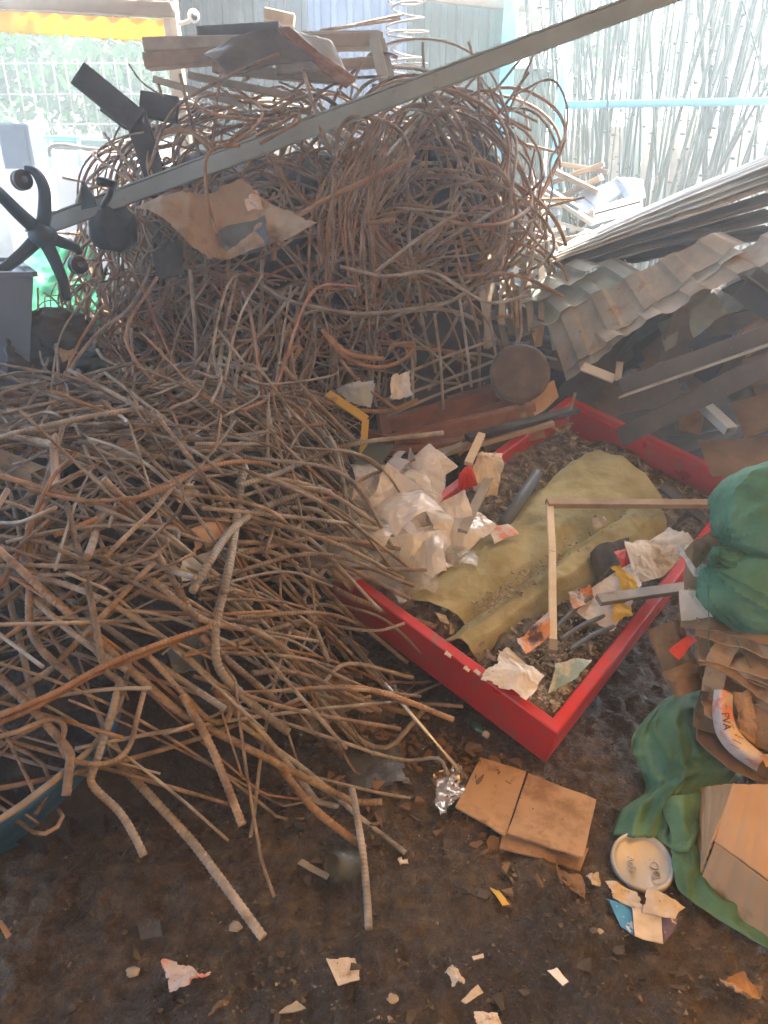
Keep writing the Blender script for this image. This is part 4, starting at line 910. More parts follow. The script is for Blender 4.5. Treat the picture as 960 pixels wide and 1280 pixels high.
fold_sheet([T(548, 800, -.05), T(792, 628, -.0), T(840, 650, -.01), T(606, 822, -.05)], ([0, .1, .35, .65, .85, 1], [-.05, .01, .035, .03, -.01, -.07]), 110, 34, 8).build('rolled_edge', M['fabric'], fs, smooth='auto')
chips(200, lambda r: (T(595 + r.uniform(-20, 110) + r.normal(0, 9), 0 + 762 - .0, 0) * 0 + (lambda t: T(590 + 175 * t + r.normal(0, 7), 770 - 122 * t + r.normal(0, 6), .02))(abs(r.normal(0, .5)) % 1), TN), .003, .012, 'crumb', 'dirt_bits', 'dirt and chips lying in the fold of the olive sheet', .7, 8)

lt = thing('pale_stick', T(690, 720), 'pale wooden stick leaning down the front of the olive sheet', 'stick')
mb = MB(); mb.beam(T(687, 626, .10), T(690, 690, .085), .024, .014, TN); mb.beam(T(690, 688, .085), T(691, 812, .03), .024, .013, TN); mb.build('stick', M['lath'], lt, smooth=False)
mb = MB(); mb.beam(T(690.8, 800, .036), T(691.2, 814, .029), .026, .015, TN); mb.build('dark_end', M['wood'], lt, smooth=False)
bar_thing('plank', T(684, 629, .105), T(905, 630, .05), .034, .022, 'wood', 'brown batten lying level across the top of the olive sheet', 'plank', TN)
bar_thing('plank', T(826, 608, .075), T(880, 650, .03), .045, .012, 'darkwood', 'short dark slat crossing the end of the brown batten', 'plank', TN)
bar_thing('slat', T(748, 750, .055), T(868, 733, .04), .038, .020, 'steel', 'dark grey slat resting on the right wall of the red tray', 'slat', TN)
bar_thing('slat', T(578, 665, .06), T(612, 596, .05), .034, .02, 'greywood', 'grey slat leaning near the white bags in the red tray', 'slat', TN)
bar_thing('slat', T(585, 580, .12), T(602, 543, .16), .03, .02, 'lath', 'short pale slat standing up behind the plastic bags', 'slat', TN)
mb = MB(); mb.tube([T(630, 655, .0), T(672, 592, .02)], .022, 16); tag(mb.build('grey_pipe', M['bluegrey']), 'grey plastic pipe lying behind the olive sheet', 'pipe')
# clear and white plastic bags
def bag(px, py, h, R, seed, m, lab, n=4, name='plastic_bag'):
    """a heap of thin film: crumpled leaves crossing one another about one centre"""
    mb = MB(); c0 = T(px, py, h); r = np.random.default_rng(seed); e1, e2 = (TB - TA) / LB, (TD - TA) / LD
    for k in range(n):
        N = nrm(TN + r.normal(0, .75, 3) + np.array([0, -.5, .2])); a = nrm(np.cross(N, r.normal(size=3))); b_ = np.cross(N, a)
        sa, sb = R * r.uniform(.8, 1.25), R * r.uniform(.7, 1.1); cc_ = c0 + r.normal(0, .3, 3) * R * np.array([1, .7, .7])
        w = crumple([cc_ - a * sa - b_ * sb, cc_ + a * sa - b_ * sb, cc_ + a * sa * .8 + b_ * sb, cc_ - a * sa + b_ * sb * .8], R * .20, seed * 7 + k, 70, 64, .0012, .06, scale=.9 / R)
        V = w.v[0]; d = V - cc_; V -= (N * (np.sum(d * d, 1) / R * .35)[:, None])
        mb.add(w.v[0], w.f, w.tc[0])
    return tag(mb.build(name, M[m]), lab, 'plastic bag')
bag(500, 632, .09, .14, 11, 'plastic', 'largest crumpled milky plastic bag at the left end of the red tray', 4)
bag(552, 650, .05, .10, 23, 'plastic', 'milky plastic bag crumpled beside the largest bag', 3)
bag(462, 675, .06, .085, 31, 'plastic', 'narrow milky plastic bag hanging by the left corner of the red tray', 3)
bag(510, 726, .0, .095, 37, 'plastic2', 'clear glossy plastic bag below the milky bags', 4)
bag(562, 696, .0, .08, 41, 'plastic2', 'clear glossy plastic bag next to the olive sheet', 4)
bag(478, 606, .10, .10, 53, 'plastic', 'milky plastic film spread at the far left behind the largest bag', 4)
bag(448, 700, .05, .09, 59, 'plastic2', 'clear plastic film hanging over the left corner of the red tray', 4)
bag(530, 690, .03, .11, 61, 'plastic', 'wide milky plastic film lying between the bags and the olive sheet', 4)
bag(528, 592, .10, .08, 47, 'plastic', 'small milky plastic bag at the back behind the largest bag', 4)
plate('white_rag', [T(592, 565, .12), T(630, 562, .12), T(626, 622, .02), T(590, 615, .03)], 'cloth', 'white rag hanging behind the grey slat', 'rag', .002, .022, 5, .08, nu=40, nv=40)
plate('red_plastic', [T(572, 590, .1), T(590, 582, .12), T(598, 612, .02), T(574, 614, .02)], 'redplastic', 'small dark red plastic piece between the bags and grey slat', 'plastic piece', .002, .008, 2)
plate('paper_scrap', [T(610, 660, .045), T(634, 655, .05), T(648, 668, .045), T(618, 680, .04)], 'pinkpaper', 'folded whitish paper scrap on the upper left of the olive sheet', 'paper scrap', .0015, .005, 6, nu=16, nv=16)
# right half of the tray
plate('white_cloth', [T(592, 858, .01), T(640, 790, .05), T(690, 852, .02), T(655, 885, .02)], 'cloth', 'crumpled white cloth draped inside the near left wall of the red tray', 'cloth', .002, .030, 9, .12, nu=50, nv=44)
plate('blue_paper', [T(686, 832, .02), T(740, 822, .02), T(722, 850, .0), T(688, 866, .0)], 'bluepaper', 'pale blue printed paper near the front corner of the red tray', 'paper', .0015, .012, 13, .05, nu=36, nv=30)
plate('printed_bag', [T(705, 752, .03), T(800, 698, .05), T(800, 742, .02), T(762, 802, .0)], 'cloth', 'white printed bag with an orange stripe in the red tray', 'bag', .002, .024, 15, .12, nu=60, nv=50)
for i, q in enumerate(([(762, 706), (776, 700), (800, 738), (782, 746)], [(762, 752), (792, 750), (792, 772), (766, 780)])):
    plate('orange_print', [T(x, y, .052 - .012 * i) for x, y in q], 'yellow', ['torn orange yellow wrapper lying on the printed white bag', 'torn orange yellow wrapper below the dark grey slat'][i], 'wrapper', .0015, .008, 60 + i, .1, nu=30, nv=24)
plate('cement_bag', [T(768, 690, .05), T(840, 655, .07), T(868, 690, .045), T(795, 738, .03)], 'cloth', 'crumpled empty paper cement bag by the right wall of the red tray', 'bag', .002, .034, 19, .12, nu=60, nv=50)
plate('red_wrapper', [T(762, 692, .05), T(790, 682, .06), T(800, 706, .055), T(780, 716, .05)], 'redplastic', 'bright red wrapper sticking out beside the cement bag', 'wrapper', .0015, .01, 21, .08)
for i, (q, lab) in enumerate((([(708, 742), (735, 735), (748, 752), (716, 764)], 'crumpled orange wrapper beside the printed white bag'), ([(645, 800), (690, 765), (688, 800), (655, 822)], 'crumpled orange wrapper left of the pale stick'))):
    plate('orange_wrapper', [T(x, y, .03) for x, y in q], 'orange', lab, 'wrapper', .0015, .014, 70 + i, .06, nu=36, nv=30)
plate('roll_shade', [T(735, 700, .01), T(790, 668, .02), T(790, 690, .02), T(745, 725, -.01)], 'darkwood', 'dark sheet standing in for the shaded gap under the rolled edge of the olive sheet', 'film', .0015, .015, 77)  # dark sheet paints the shade in the gap below the roll
for i, (a, b_) in enumerate((((690, 790), (740, 745)), ((700, 800), (755, 770)), ((712, 812), (768, 783)), ((848, 652), (892, 620)), ((840, 660), (880, 640)))):
    mb = MB(); mb.tube(catmull([T(*a, .015), T((a[0]+b_[0])/2, (a[1]+b_[1])/2 - 3, .02), T(*b_, .02)], 6), .007, 9); tag(mb.build('cable_piece', M['bluegrey' if i < 3 else 'black']), ['grey cable nearest the pale stick', 'grey cable in the middle of the rubbish', 'grey cable nearest the front right wall of the tray', 'black cable poking up at the far right of the tray', 'shorter black cable under the one poking up'][i], 'cable')
plate('foil_scrap', [T(738, 650, .05), T(756, 640, .05), T(760, 655, .05), T(742, 664, .05)], 'greywood', 'grey torn scrap lying on the olive sheet under the batten', 'scrap', .001, .008, 81, .06)

# ------------------------------------------------------------------ reddish boards, grille, pan behind the tray
rw = thing('wooden_window_frame', W(570, 520, 3.05), 'old reddish wooden window frame lying between the heap and the tray', 'window frame')
for a, b_, w_, h_ in (((493, 553, 2.90), (668, 512, 2.98), .05, .07), ((478, 532, 2.98), (640, 488, 3.1), .05, .06), ((476, 512, 3.02), (484, 556, 2.9), .045, .05), ((615, 480, 3.1), (660, 515, 2.98), .05, .05)):
    mb = MB().beam(W(*a), W(*b_), w_, h_); mb.build('rail', M['redwood'], rw, smooth=False)
crumple([W(484, 525, 3.04), W(618, 478, 3.14), W(642, 505, 3.05), W(500, 552, 2.95)], .004, 3, 20, 20, .01).build('board_panel', M['redwood'], rw, smooth=False)
for i, (a, b_, w_, m, lab) in enumerate((((470, 566, 2.84), (600, 548, 2.86), .06, 'redwood', 'reddish plank lying just behind the plastic bags'), ((520, 575, 2.74), (690, 528, 2.92), .05, 'wood', 'brown plank along the far left wall of the red tray'), ((455, 540, 2.95), (560, 560, 2.84), .05, 'redwood', 'short reddish plank sloping under the yellow strip'),
     ((560, 500, 3.08), (680, 470, 3.15), .06, 'redwood', 'reddish plank leaning under the round pan'), ((500, 590, 2.66), (580, 556, 2.8), .04, 'greywood', 'grey plank between the bags and the window frame'), ((585, 548, 2.8), (720, 512, 3.0), .06, 'darkwood', 'dark plank across the far corner of the red tray'))):
    bar_thing('plank', W(*a), W(*b_), w_, .022, m, lab, 'plank')
gr = thing('iron_grille', W(560, 480, 3.1), 'thin rusty iron grille standing above the reddish window frame', 'grille')
mb = MB()
for a, b_ in (((543, 392, 3.2), (554, 512, 2.98)), ((574, 372, 3.25), (589, 484, 3.06)), ((515, 440, 3.1), (516, 500, 3.0)), ((610, 378, 3.3), (622, 455, 3.15)), ((482, 502, 3.0), (640, 442, 3.22)), ((484, 520, 2.99), (640, 462, 3.16)), ((500, 470, 3.08), (620, 424, 3.22))):
    mb.tube(catmull([W(*a), (W(*a) + W(*b_)) / 2 + rng.normal(0, .006, 3), W(*b_)], 5), .0065, 7)
mb.build('grille_bars', M['rustg'], gr)
pan = thing('round_pan', W(650, 466, 2.98), 'round rusty dished pan lying beside the tin sheets', 'pan')
mb = MB(); ax = nrm((-.1, -.85, .5)); mb.lathe(W(650, 466, 2.98), [(.0005, .006), (.05, .006), (.085, .010), (.110, .014), (.122, .008), (.128, -.006), (.126, -.016), (.11, -.012), (.0005, -.006)], 36, ax)
V = mb.v[-1]; V += (vn(V, 9, 4) * .006)[:, None] * ax; mb.build('dish', M['panrust'], pan)
mb = MB(); mb.beam(W(652, 503, 2.98), W(655, 536, 2.93), .028, .028, (0, 1, 0)); mb.build('stem', M['rust'], pan, smooth=False)
plate('card_strip', [W(604, 555, 2.93), W(680, 536, 2.96), W(682, 546, 2.93), W(606, 566, 2.90)], 'card', 'long orange tan cardboard strip behind the red tray', 'cardboard', .004, .003, 2)
plate('card_piece', [W(566, 552, 2.85), W(580, 544, 2.86), W(584, 560, 2.83), W(574, 572, 2.82)], 'card', 'small orange tan cardboard piece behind the plastic bags', 'cardboard', .004, .003, 3)
plate('card_piece', [W(664, 492, 3.0), W(692, 476, 3.05), W(698, 498, 3.0), W(668, 520, 2.95)], 'card', 'tan cardboard piece jammed beside the round pan', 'cardboard', .004, .006, 4)
ya = thing('yellow_angle', W(440, 520, 2.75), 'yellow painted angle strip sticking out of the front heap', 'angle strip')
mb = MB(); mb.beam(W(410, 492, 2.85), W(457, 524, 2.72), .035, .012, (0, -.6, .6)); mb.beam(W(457, 524, 2.72), W(452, 585, 2.62), .028, .012, (0, 1, .2)); mb.build('strip', M['yellowpaint'], ya, smooth=False)
plate('plastic_bag', [W(488, 470, 2.93), W(512, 460, 2.95), W(516, 492, 2.9), W(486, 507, 2.88)], 'whiteplastic', 'small white plastic bag caught at the end of the orange bars', 'plastic bag', .002, .02, 4, .08, nu=30, nv=30)
plate('plastic_sheet', [W(418, 485, 2.88), W(470, 475, 2.9), W(462, 508, 2.84), W(430, 506, 2.84)], 'bluewhite', 'bluish white plastic scrap lying under the orange bars', 'plastic scrap', .002, .02, 5, .1)
plate('grey_board', [W(462, 553, 2.55), W(494, 556, 2.55), W(452, 614, 2.42), W(424, 606, 2.42)], 'fence1', 'flat blue grey board sticking up beside the white bucket', 'board', .008, .001, 6)
plate('grey_board', [W(388, 668, 2.2), W(446, 650, 2.25), W(432, 704, 2.14), W(384, 712, 2.12)], 'bluegrey', 'flat grey sheet lying under the bars by the tray corner', 'board', .004, .004, 7)
bk = thing('white_bucket', W(438, 636, 2.36), 'white plastic bucket on its side behind the left corner of the tray', 'bucket')
mb = MB(); mb.lathe(W(432, 640, 2.36), [(.0005, 0), (.05, 0), (.055, .004), (.062, .1), (.066, .1), (.066, .108), (.06, .108), (.058, .1), (.05, .01), (.0005, .01)], 32, (.75, .3, .35)); mb.build('bucket', M['whiteplastic'], bk)
for i, (a, b_, w_, m, lab) in enumerate((((283, 572, 2.42), (347, 543, 2.5), .028, 'whiteplastic', 'white strip at the back of the front heap'), ((325, 684, 2.15), (362, 640, 2.22), .024, 'whiteplastic', 'white strip near the middle of the front heap'), ((378, 705, 2.12), (410, 690, 2.15), .02, 'whiteplastic', 'short white strip beside the grey sheet'))):
    bar_thing('white_strip', W(*a) + [0, 0, .03], W(*b_) + [0, 0, .03], w_, .006, m, lab, 'strip')
sq = thing('steel_box_tube', surf(20, 590, .12), 'rusty square steel tube with an open end at the left edge of the front heap', 'tube')
mb = MB(); a, b_ = W(-40, 560, 2.05), W(48, 596, 1.95); mb.profile(a, b_, [(-.026, -.022), (.026, -.022), (.026, .022), (-.026, .022)], .003, closed=True); mb.build('tube_wall', M['wood'], sq, smooth=False)
mb = MB().beam(a, a + (b_ - a) * .9, .046, .038); mb.build('tube_shade_plug', M['black'], sq, smooth=False)  # black plug puts the shade of the open bore into its colour
bar_thing('flat_bar', surf(66, 545, .1), surf(70, 605, .08), .03, .007, 'rusto', 'short orange rusted flat bar standing at the left of the front heap', 'flat bar', (0, 1, 0))
for i, (q, m, lab, am) in enumerate((([(205, 800), (255, 790), (262, 835), (215, 845)], 'bluegrey', 'grey plastic scrap deep inside the front heap', .02), ([(222, 700), (262, 690), (260, 725), (225, 730)], 'concrete', 'grey perforated scrap under the front heap bars', .006),
                                ([(215, 605), (245, 600), (248, 625), (222, 630)], 'paper', 'torn whitish paper under the orange rod on the heap', .015), ([(60, 480), (95, 470), (90, 520), (50, 530)], 'card', 'brown card caught at the back left of the front heap', .02),
                                ([(150, 545), (190, 560), (165, 590), (130, 570)], 'wood', 'flat brown scrap between the bars at the top of the heap', .01), ([(240, 660), (290, 640), (296, 668), (246, 690)], 'card', 'tan card scrap behind the thick ribbed bars', .012))):
    plate('scrap_piece', [surf(x, y, -.005) for x, y in q], m, lab, 'scrap', .003, am, 90 + i, .08)
plate('pink_sheet', [G(366, 872, .035), G(440, 842, .05), G(462, 888, .03), G(385, 915, .03)], 'greypink', 'pinkish white sheet on the mud under the front heap', 'sheet', .002, .012, 31, .04)
plate('grey_film', [G(410, 945, .02), G(500, 930, .02), G(520, 985, .02), G(420, 990, .02)], 'greyfilm', 'wet grey plastic film flat on the mud below the bars', 'film', .0015, .008, 32, .1)
plate('foil_piece', [G(536, 962, .02), G(578, 950, .03), G(584, 1000, .02), G(552, 1032, .02)], 'foil', 'crumpled silvery foil by the tip of the shiny rod', 'foil', .001, .012, 33, .1, nu=40, nv=40)
mb = MB(); mb.tube([W(432, 797, 1.85), G(584, 974, .02)], .0055, 10); tag(mb.build('metal_rod', M['alu']), 'thin straight shiny metal rod leaning to the cardboard squares', 'rod')
bt = thing('small_bottle', G(603, 915, .02), 'small dark green bottle with a pale cap beside the red tray', 'bottle')
mb = MB(); ax = nrm(G(617, 925, .03) - G(592, 905, .03)); mb.lathe(G(590, 904, .03), [(.0005, 0), (.013, .001), (.015, .006), (.015, .036), (.008, .046), (.007, .056)], 18, ax); mb.build('glass_body', M['bottle'], bt)
mb = MB(); mb.lathe(G(590, 904, .03) + ax * .054, [(.0095, 0), (.0095, .014), (.008, .016), (.0005, .016)], 16, ax); mb.build('cap', M['paper'], bt)

# ------------------------------------------------------------------ long grey beam over the heaps
a, b_ = W(58, 283, 3.12), W(905, -32, 3.12)
bm = thing('steel_beam', (a + b_) / 2, 'long straight grey steel beam lying slantwise across the top of the heaps', 'beam')
mb = MB(); mb.profile(a, b_, [(-.03, -.05), (-.03, .05), (.035, .05)], .006, up=nrm(np.cross(b_ - a, (0, -1, 0)))); 
mb.v = []; mb.f = []; mb.tc = []; mb.n = 0
mb.beam(a, b_, .045, .060, (0, 0, 1)); mb.build('web', M['beam'], bm, smooth=False)
mb = MB(); up = np.array([0, 0, .037]); mb.beam(a + up + [0, .012, 0], b_ + up + [0, .012, 0], .074, .007, (0, 0, 1)); mb.build('flange', M['beam'], bm, smooth=False)

# ------------------------------------------------------------------ tin sheets on the right
def tin(F0, F1, B1, B0, period, amp, m, lab, along='u', th=.004, bend=0, seed=0, nv=26, per=12, sharp=True, curl=0.0):
    L = np.linalg.norm(F1 - F0) if along == 'u' else np.linalg.norm(B0 - F0); n = max(2, int(round(L / period)))
    N = nrm(np.cross(F1 - F0, B0 - F0)); N = N if N[2] > 0 else -N
    nu, nv_ = (n * per + 1, nv) if along == 'u' else (44, n * per + 1)
    P = quad([F0, F1, B1, B0], nu, nv_)
    s = np.linspace(0, n, nu)[None, :] if along == 'u' else np.linspace(0, n, nv_)[:, None]
    fr = s % 1
    w = np.interp(fr, [0, .38, .5, .82, .94, 1], [0, 0, 1, 1, 0, 0]) if sharp else .5 - .5 * np.cos(2 * np.pi * fr)
    P = P + N * (w * amp)[..., None] + N * (fbm(P, 2.2, seed, 3) * (.015 if along == 'u' else .006) + fbm(P, 8, seed + 3, 2) * (.006 if along == 'u' else .002))[..., None]
    if curl:
        vv = np.linspace(0, 1, nv_)[:, None]; P = P - N * (curl * np.exp(-vv / .12))[..., None]
    e = fbm(P[:1, :, :], 9, seed + 7)[0] * .018; P[:3] += (nrm(F0 - B0) * 1.0)[None, None] * (e[None, :, None]) * np.array([1, .6, .3])[:, None, None]
    mb = MB(); mb.sheet(P, th)
    return tag(mb.build('tin_sheet', M[m], smooth='auto'), lab, 'tin sheet', 'corrugated tin sheets stacked on the right')
tin(W(705, 467, 3.2), W(932, 303, 2.95), W(900, 289, 3.06), W(684, 402, 3.42), .17, .018, 'tan_sheet', 'tan rust streaked corrugated sheet with a wavy front edge above the red tray', seed=3, th=.0025)
tin(W(708, 478, 3.21), W(930, 316, 2.96), W(896, 299, 3.1), W(690, 412, 3.42), .17, .018, 'grey_sheet', 'pale corrugated sheet just under the tan rust streaked one', seed=3, th=.0025)
tin(W(738, 445, 3.12), W(1020, 296, 2.80), W(985, 282, 2.95), W(712, 420, 3.35), .18, .020, 'tan_sheet', 'lowest tan corrugated sheet shading the dark hollow', seed=6, th=.0025)
tin(W(648, 424, 3.36), W(800, 338, 3.26), W(772, 322, 3.4), W(622, 396, 3.6), .15, .018, 'green_sheet', 'grey green corrugated sheet left of the tan one', seed=9)
tin(W(634, 398, 3.45), W(756, 332, 3.38), W(728, 322, 3.5), W(614, 378, 3.7), .15, .018, 'green_sheet', 'grey green corrugated sheet furthest to the left behind', seed=10)
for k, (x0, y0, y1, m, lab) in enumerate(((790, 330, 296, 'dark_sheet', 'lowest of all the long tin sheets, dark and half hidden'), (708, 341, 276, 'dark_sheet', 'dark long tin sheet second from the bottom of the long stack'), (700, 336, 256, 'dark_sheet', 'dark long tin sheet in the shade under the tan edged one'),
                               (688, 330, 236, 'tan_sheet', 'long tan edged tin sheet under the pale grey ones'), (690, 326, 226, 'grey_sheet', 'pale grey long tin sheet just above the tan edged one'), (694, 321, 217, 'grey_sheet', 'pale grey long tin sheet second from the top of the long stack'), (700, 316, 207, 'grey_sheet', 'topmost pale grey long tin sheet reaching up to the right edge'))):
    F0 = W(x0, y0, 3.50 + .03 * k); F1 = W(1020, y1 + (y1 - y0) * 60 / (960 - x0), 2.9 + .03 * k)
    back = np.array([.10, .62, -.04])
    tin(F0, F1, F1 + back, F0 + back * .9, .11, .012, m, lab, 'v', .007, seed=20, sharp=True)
# hollow below the sheets
def angle(a, b_, w_, m, lab, cat='steel angle', flip=1, th=.006):
    t = thing('steel_angle', (np.asarray(a) + b_) / 2, lab, cat)
    mb = MB(); mb.profile(a, b_, [(-w_ * .1, w_), (0, 0), (w_ * .7 * flip, -w_ * .1)], th, nseg=1); mb.build('angle_iron', M[m], t, smooth=False); return t
t = thing('steel_channel', W(870, 445, 2.8), 'upper brown steel channel crossing the dark hollow', 'steel channel'); 
a, b_ = W(776, 483, 2.92), W(1000, 402, 2.55); mb = MB().beam(a, b_, .012, .062, (0, 0, 1)); mb.build('web', M['channel'], t, smooth=False)
o_ = np.array([0, -.028, -.034]); mb = MB().beam(a + o_, b_ + o_, .07, .008); mb.build('flange', M['tan_sheet'], t, smooth=False)
t = thing('steel_channel', W(870, 490, 2.8), 'lower brown steel channel resting on the far wall of the red tray', 'steel channel')
a, b_ = W(775, 548, 2.86), W(1000, 436, 2.45); mb = MB().beam(a, b_, .012, .075, (0, 0, 1)); mb.build('web', M['channel'], t, smooth=False)
o_ = np.array([0, .022, .041]); mb = MB().beam(a + o_, b_ + o_, .055, .007); mb.build('flange', M['channel'], t, smooth=False)
t = thing('bent_strip', W(760, 470, 2.95), 'short bent brown strip under the lowest tin sheet', 'strip'); mb = MB(); mb.beam(W(728, 458, 3.0), W(768, 474, 2.94), .05, .008, (0, -.5, .8)); mb.beam(W(775, 452, 2.95), W(772, 476, 2.93), .028, .008, (0, 1, 0)); mb.build('strip', M['tan_sheet'], t, smooth=False)
t = thing('small_channel', W(902, 520, 2.7), 'short pale open channel piece under the lower steel channel', 'channel piece'); mb = MB(); mb.profile(W(882, 508, 2.75), W(914, 538, 2.6), [(-.024, -.018), (-.024, .014), (.024, .014), (.024, -.018)], .003); mb.build('channel_wall', M['grey_sheet'], t, smooth=False)
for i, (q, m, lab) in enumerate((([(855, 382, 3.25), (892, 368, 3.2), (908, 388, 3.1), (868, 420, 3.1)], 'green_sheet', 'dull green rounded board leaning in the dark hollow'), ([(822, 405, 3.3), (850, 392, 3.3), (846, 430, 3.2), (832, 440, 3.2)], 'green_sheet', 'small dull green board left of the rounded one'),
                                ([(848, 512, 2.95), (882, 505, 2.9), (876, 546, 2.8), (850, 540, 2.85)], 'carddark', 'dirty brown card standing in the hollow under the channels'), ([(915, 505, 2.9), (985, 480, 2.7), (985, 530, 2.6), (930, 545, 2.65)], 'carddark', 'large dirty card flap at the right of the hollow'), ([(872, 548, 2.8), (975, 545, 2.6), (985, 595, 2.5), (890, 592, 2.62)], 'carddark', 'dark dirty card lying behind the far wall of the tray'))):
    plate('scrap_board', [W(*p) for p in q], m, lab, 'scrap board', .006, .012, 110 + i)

for i in range(30):  # dark pieces added so the hollow reads as deep shade
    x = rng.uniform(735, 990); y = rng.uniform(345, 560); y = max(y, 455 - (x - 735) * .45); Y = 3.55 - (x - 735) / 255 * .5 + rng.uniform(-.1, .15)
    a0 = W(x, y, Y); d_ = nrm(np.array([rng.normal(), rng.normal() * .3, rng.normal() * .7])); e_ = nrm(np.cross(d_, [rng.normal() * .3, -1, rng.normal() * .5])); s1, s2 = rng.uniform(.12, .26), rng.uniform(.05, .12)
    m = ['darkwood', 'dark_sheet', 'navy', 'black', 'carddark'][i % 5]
    plate('hollow_shade_board', [a0 - d_ * s1 - e_ * s2, a0 + d_ * s1 - e_ * s2, a0 + d_ * s1 + e_ * s2, a0 - d_ * s1 + e_ * s2], m, '%s piece added to darken the hollow under the tin sheets' % ['dark wooden', 'rust dark metal', 'dark blue plastic', 'black plastic', 'dirty cardboard'][i % 5], 'scrap', .008, .008, 300 + i, nu=12, nv=10, group='%s pieces added as shade in the hollow' % ['charred', 'dark metal', 'blue plastic', 'black plastic', 'dirty cardboard'][i % 5])
# ------------------------------------------------------------------ stuff on top of and behind the heaps
for i, (a, b_, w_, h_, m, lab) in enumerate((((184, 58, 3.9), (478, 52, 3.95), .16, .055, 'greywood', 'long grey top board lying on the back heap'), ((184, 78, 3.88), (292, 68, 3.9), .14, .06, 'wood', 'brown board under the long grey top board'),
     ((250, 44, 4.05), (350, 38, 4.05), .1, .06, 'darkwood', 'dark beam end lying on the long grey board'), ((332, 18, 4.2), (368, 26, 4.2), .08, .05, 'lath', 'pale splintered wood piece above the folded sheet'),
     ((345, 88, 3.8), (470, 78, 3.85), .1, .04, 'greywood', 'short grey board inside the pale door frame'), ((240, 95, 3.78), (372, 122, 3.7), .09, .03, 'wood', 'brown plank sloping under the folded sheet'),
     ((196, 100, 3.8), (300, 130, 3.75), .09, .03, 'greywood', 'greyish plank sloping behind the left of the heap'), ((270, 86, 3.9), (430, 100, 3.85), .12, .04, 'wood', 'brown plank hidden behind the folded dark sheet'))):
    bar_thing('board', W(*a), W(*b_), w_, h_, m, lab, 'board')
df = thing('door_frame', W(480, 85, 3.85), 'pale frame with two slanting legs behind the top of the heap', 'frame')
for a, b_, w_ in (((468, 50, 3.85), (484, 118, 3.7), .05), ((477, 52, 3.86), (494, 112, 3.72), .035), ((360, 48, 3.9), (476, 46, 3.88), .05)):
    MB().beam(W(*a), W(*b_), w_, .03, (0, 1, 0)).build('frame_bar', M['grey_sheet'], df, smooth=False)
fl = thing('folded_sheet', W(350, 80, 3.6), 'dark rusty sheet folded like a roof over the back heap', 'folded sheet')
crumple([W(254, 66, 3.55), W(346, 38, 3.6), W(390, 74, 3.5), W(285, 98, 3.4)], .012, 3, 30, 24, .006).build('dark_wing', M['dark_sheet'], fl)
crumple([W(346, 38, 3.6), W(362, 36, 3.62), W(446, 100, 3.5), W(432, 112, 3.46)], .006, 4, 24, 14, .006).build('rusty_edge', M['rustred'], fl)
crumple([W(362, 36, 3.64), W(412, 56, 3.68), W(446, 116, 3.56), W(434, 104, 3.52)], .008, 5, 24, 20, .006).build('pale_wing', M['grey_sheet'], fl)
bar_thing('charred_plank', W(98, 92, 3.4), W(172, 152, 3.4), .10, .035, 'darkwood', 'charred dark plank poking out at the left of the back heap', 'plank', (0, -1, .3))
bar_thing('charred_plank', W(168, 140, 3.42), W(196, 226, 3.38), .09, .03, 'darkwood', 'dark plank standing below the charred plank', 'plank', (0, -1, .3))
bar_thing('charred_stick', W(128, 136, 3.42), W(160, 160, 3.4), .03, .02, 'darkwood', 'short dark stick below the charred plank', 'stick')
bar_thing('charred_plank', W(176, 130, 3.5), W(222, 138, 3.5), .1, .04, 'darkwood', 'dark block of wood right of the charred plank', 'plank', (0, -1, .3))
sp = MB(); c0 = W(508, 50, 5.2); th = np.linspace(0, 2 * np.pi * 7, 180)
sp.tube(c0 + np.stack([.11 * np.cos(th) * (1 + .2 * np.sin(th * .31)), .08 * np.sin(th), np.linspace(-.2, .24, 180) + .02 * np.sin(th * .4)], 1), .006, 6); tag(sp.build('wire_coil', M['rustg']), 'springy coil of thin wire in front of the zinc fence', 'wire coil')
for i, (a, b_) in enumerate((((392, 42, 4.2), (505, 18, 4.3)), ((400, 38, 4.2), (500, 24, 4.3)))):
    sp = MB(); sp.tube([W(*a), W(*b_)], .008, 6); tag(sp.build('thin_rod', M['rust']), ['upper thin rod stretching from the boards to the wire coil', 'lower thin rod stretching from the boards to the wire coil'][i], 'rod')
plate('torn_sack', [W(172, 262, 3.02), W(305, 226, 3.06), W(408, 288, 2.96), W(268, 330, 2.93)], 'tornsack', 'torn pale tan sack lying in the middle of the back heap', 'sack', .002, .05, 7, .06, nu=60, nv=40)
plate('plastic_scrap', [W(272, 288, 3.0), W(330, 272, 3.02), W(345, 308, 2.97), W(290, 318, 2.96)], 'bluegrey', 'grey plastic scrap beside the torn tan sack', 'plastic scrap', .002, .03, 8, .06)
plate('scrap_piece', [W(190, 315, 3.02), W(225, 300, 3.05), W(232, 345, 2.98), W(198, 352, 2.98)], 'darkwood', 'dark grey plate under the torn tan sack', 'scrap', .004, .01, 9)
plate('wrapper', [W(303, 244, 3.05), W(322, 238, 3.05), W(330, 262, 3.02), W(308, 262, 3.02)], 'pinkpaper', 'small red and white wrapper on the back heap', 'wrapper', .002, .015, 10, .06)
for i, (x, y) in enumerate(((418, 160), (430, 168), (414, 178))):
    bar_thing('bright_strip', W(x - 12, y - 10, 3.4), W(x + 12, y + 8, 3.38), .03, .01, 'alu', ['uppermost bright metal strip under the grey beam', 'middle bright metal strip under the grey beam', 'lowest bright metal strip under the grey beam'][i], 'metal strip', (0, -1, .4))
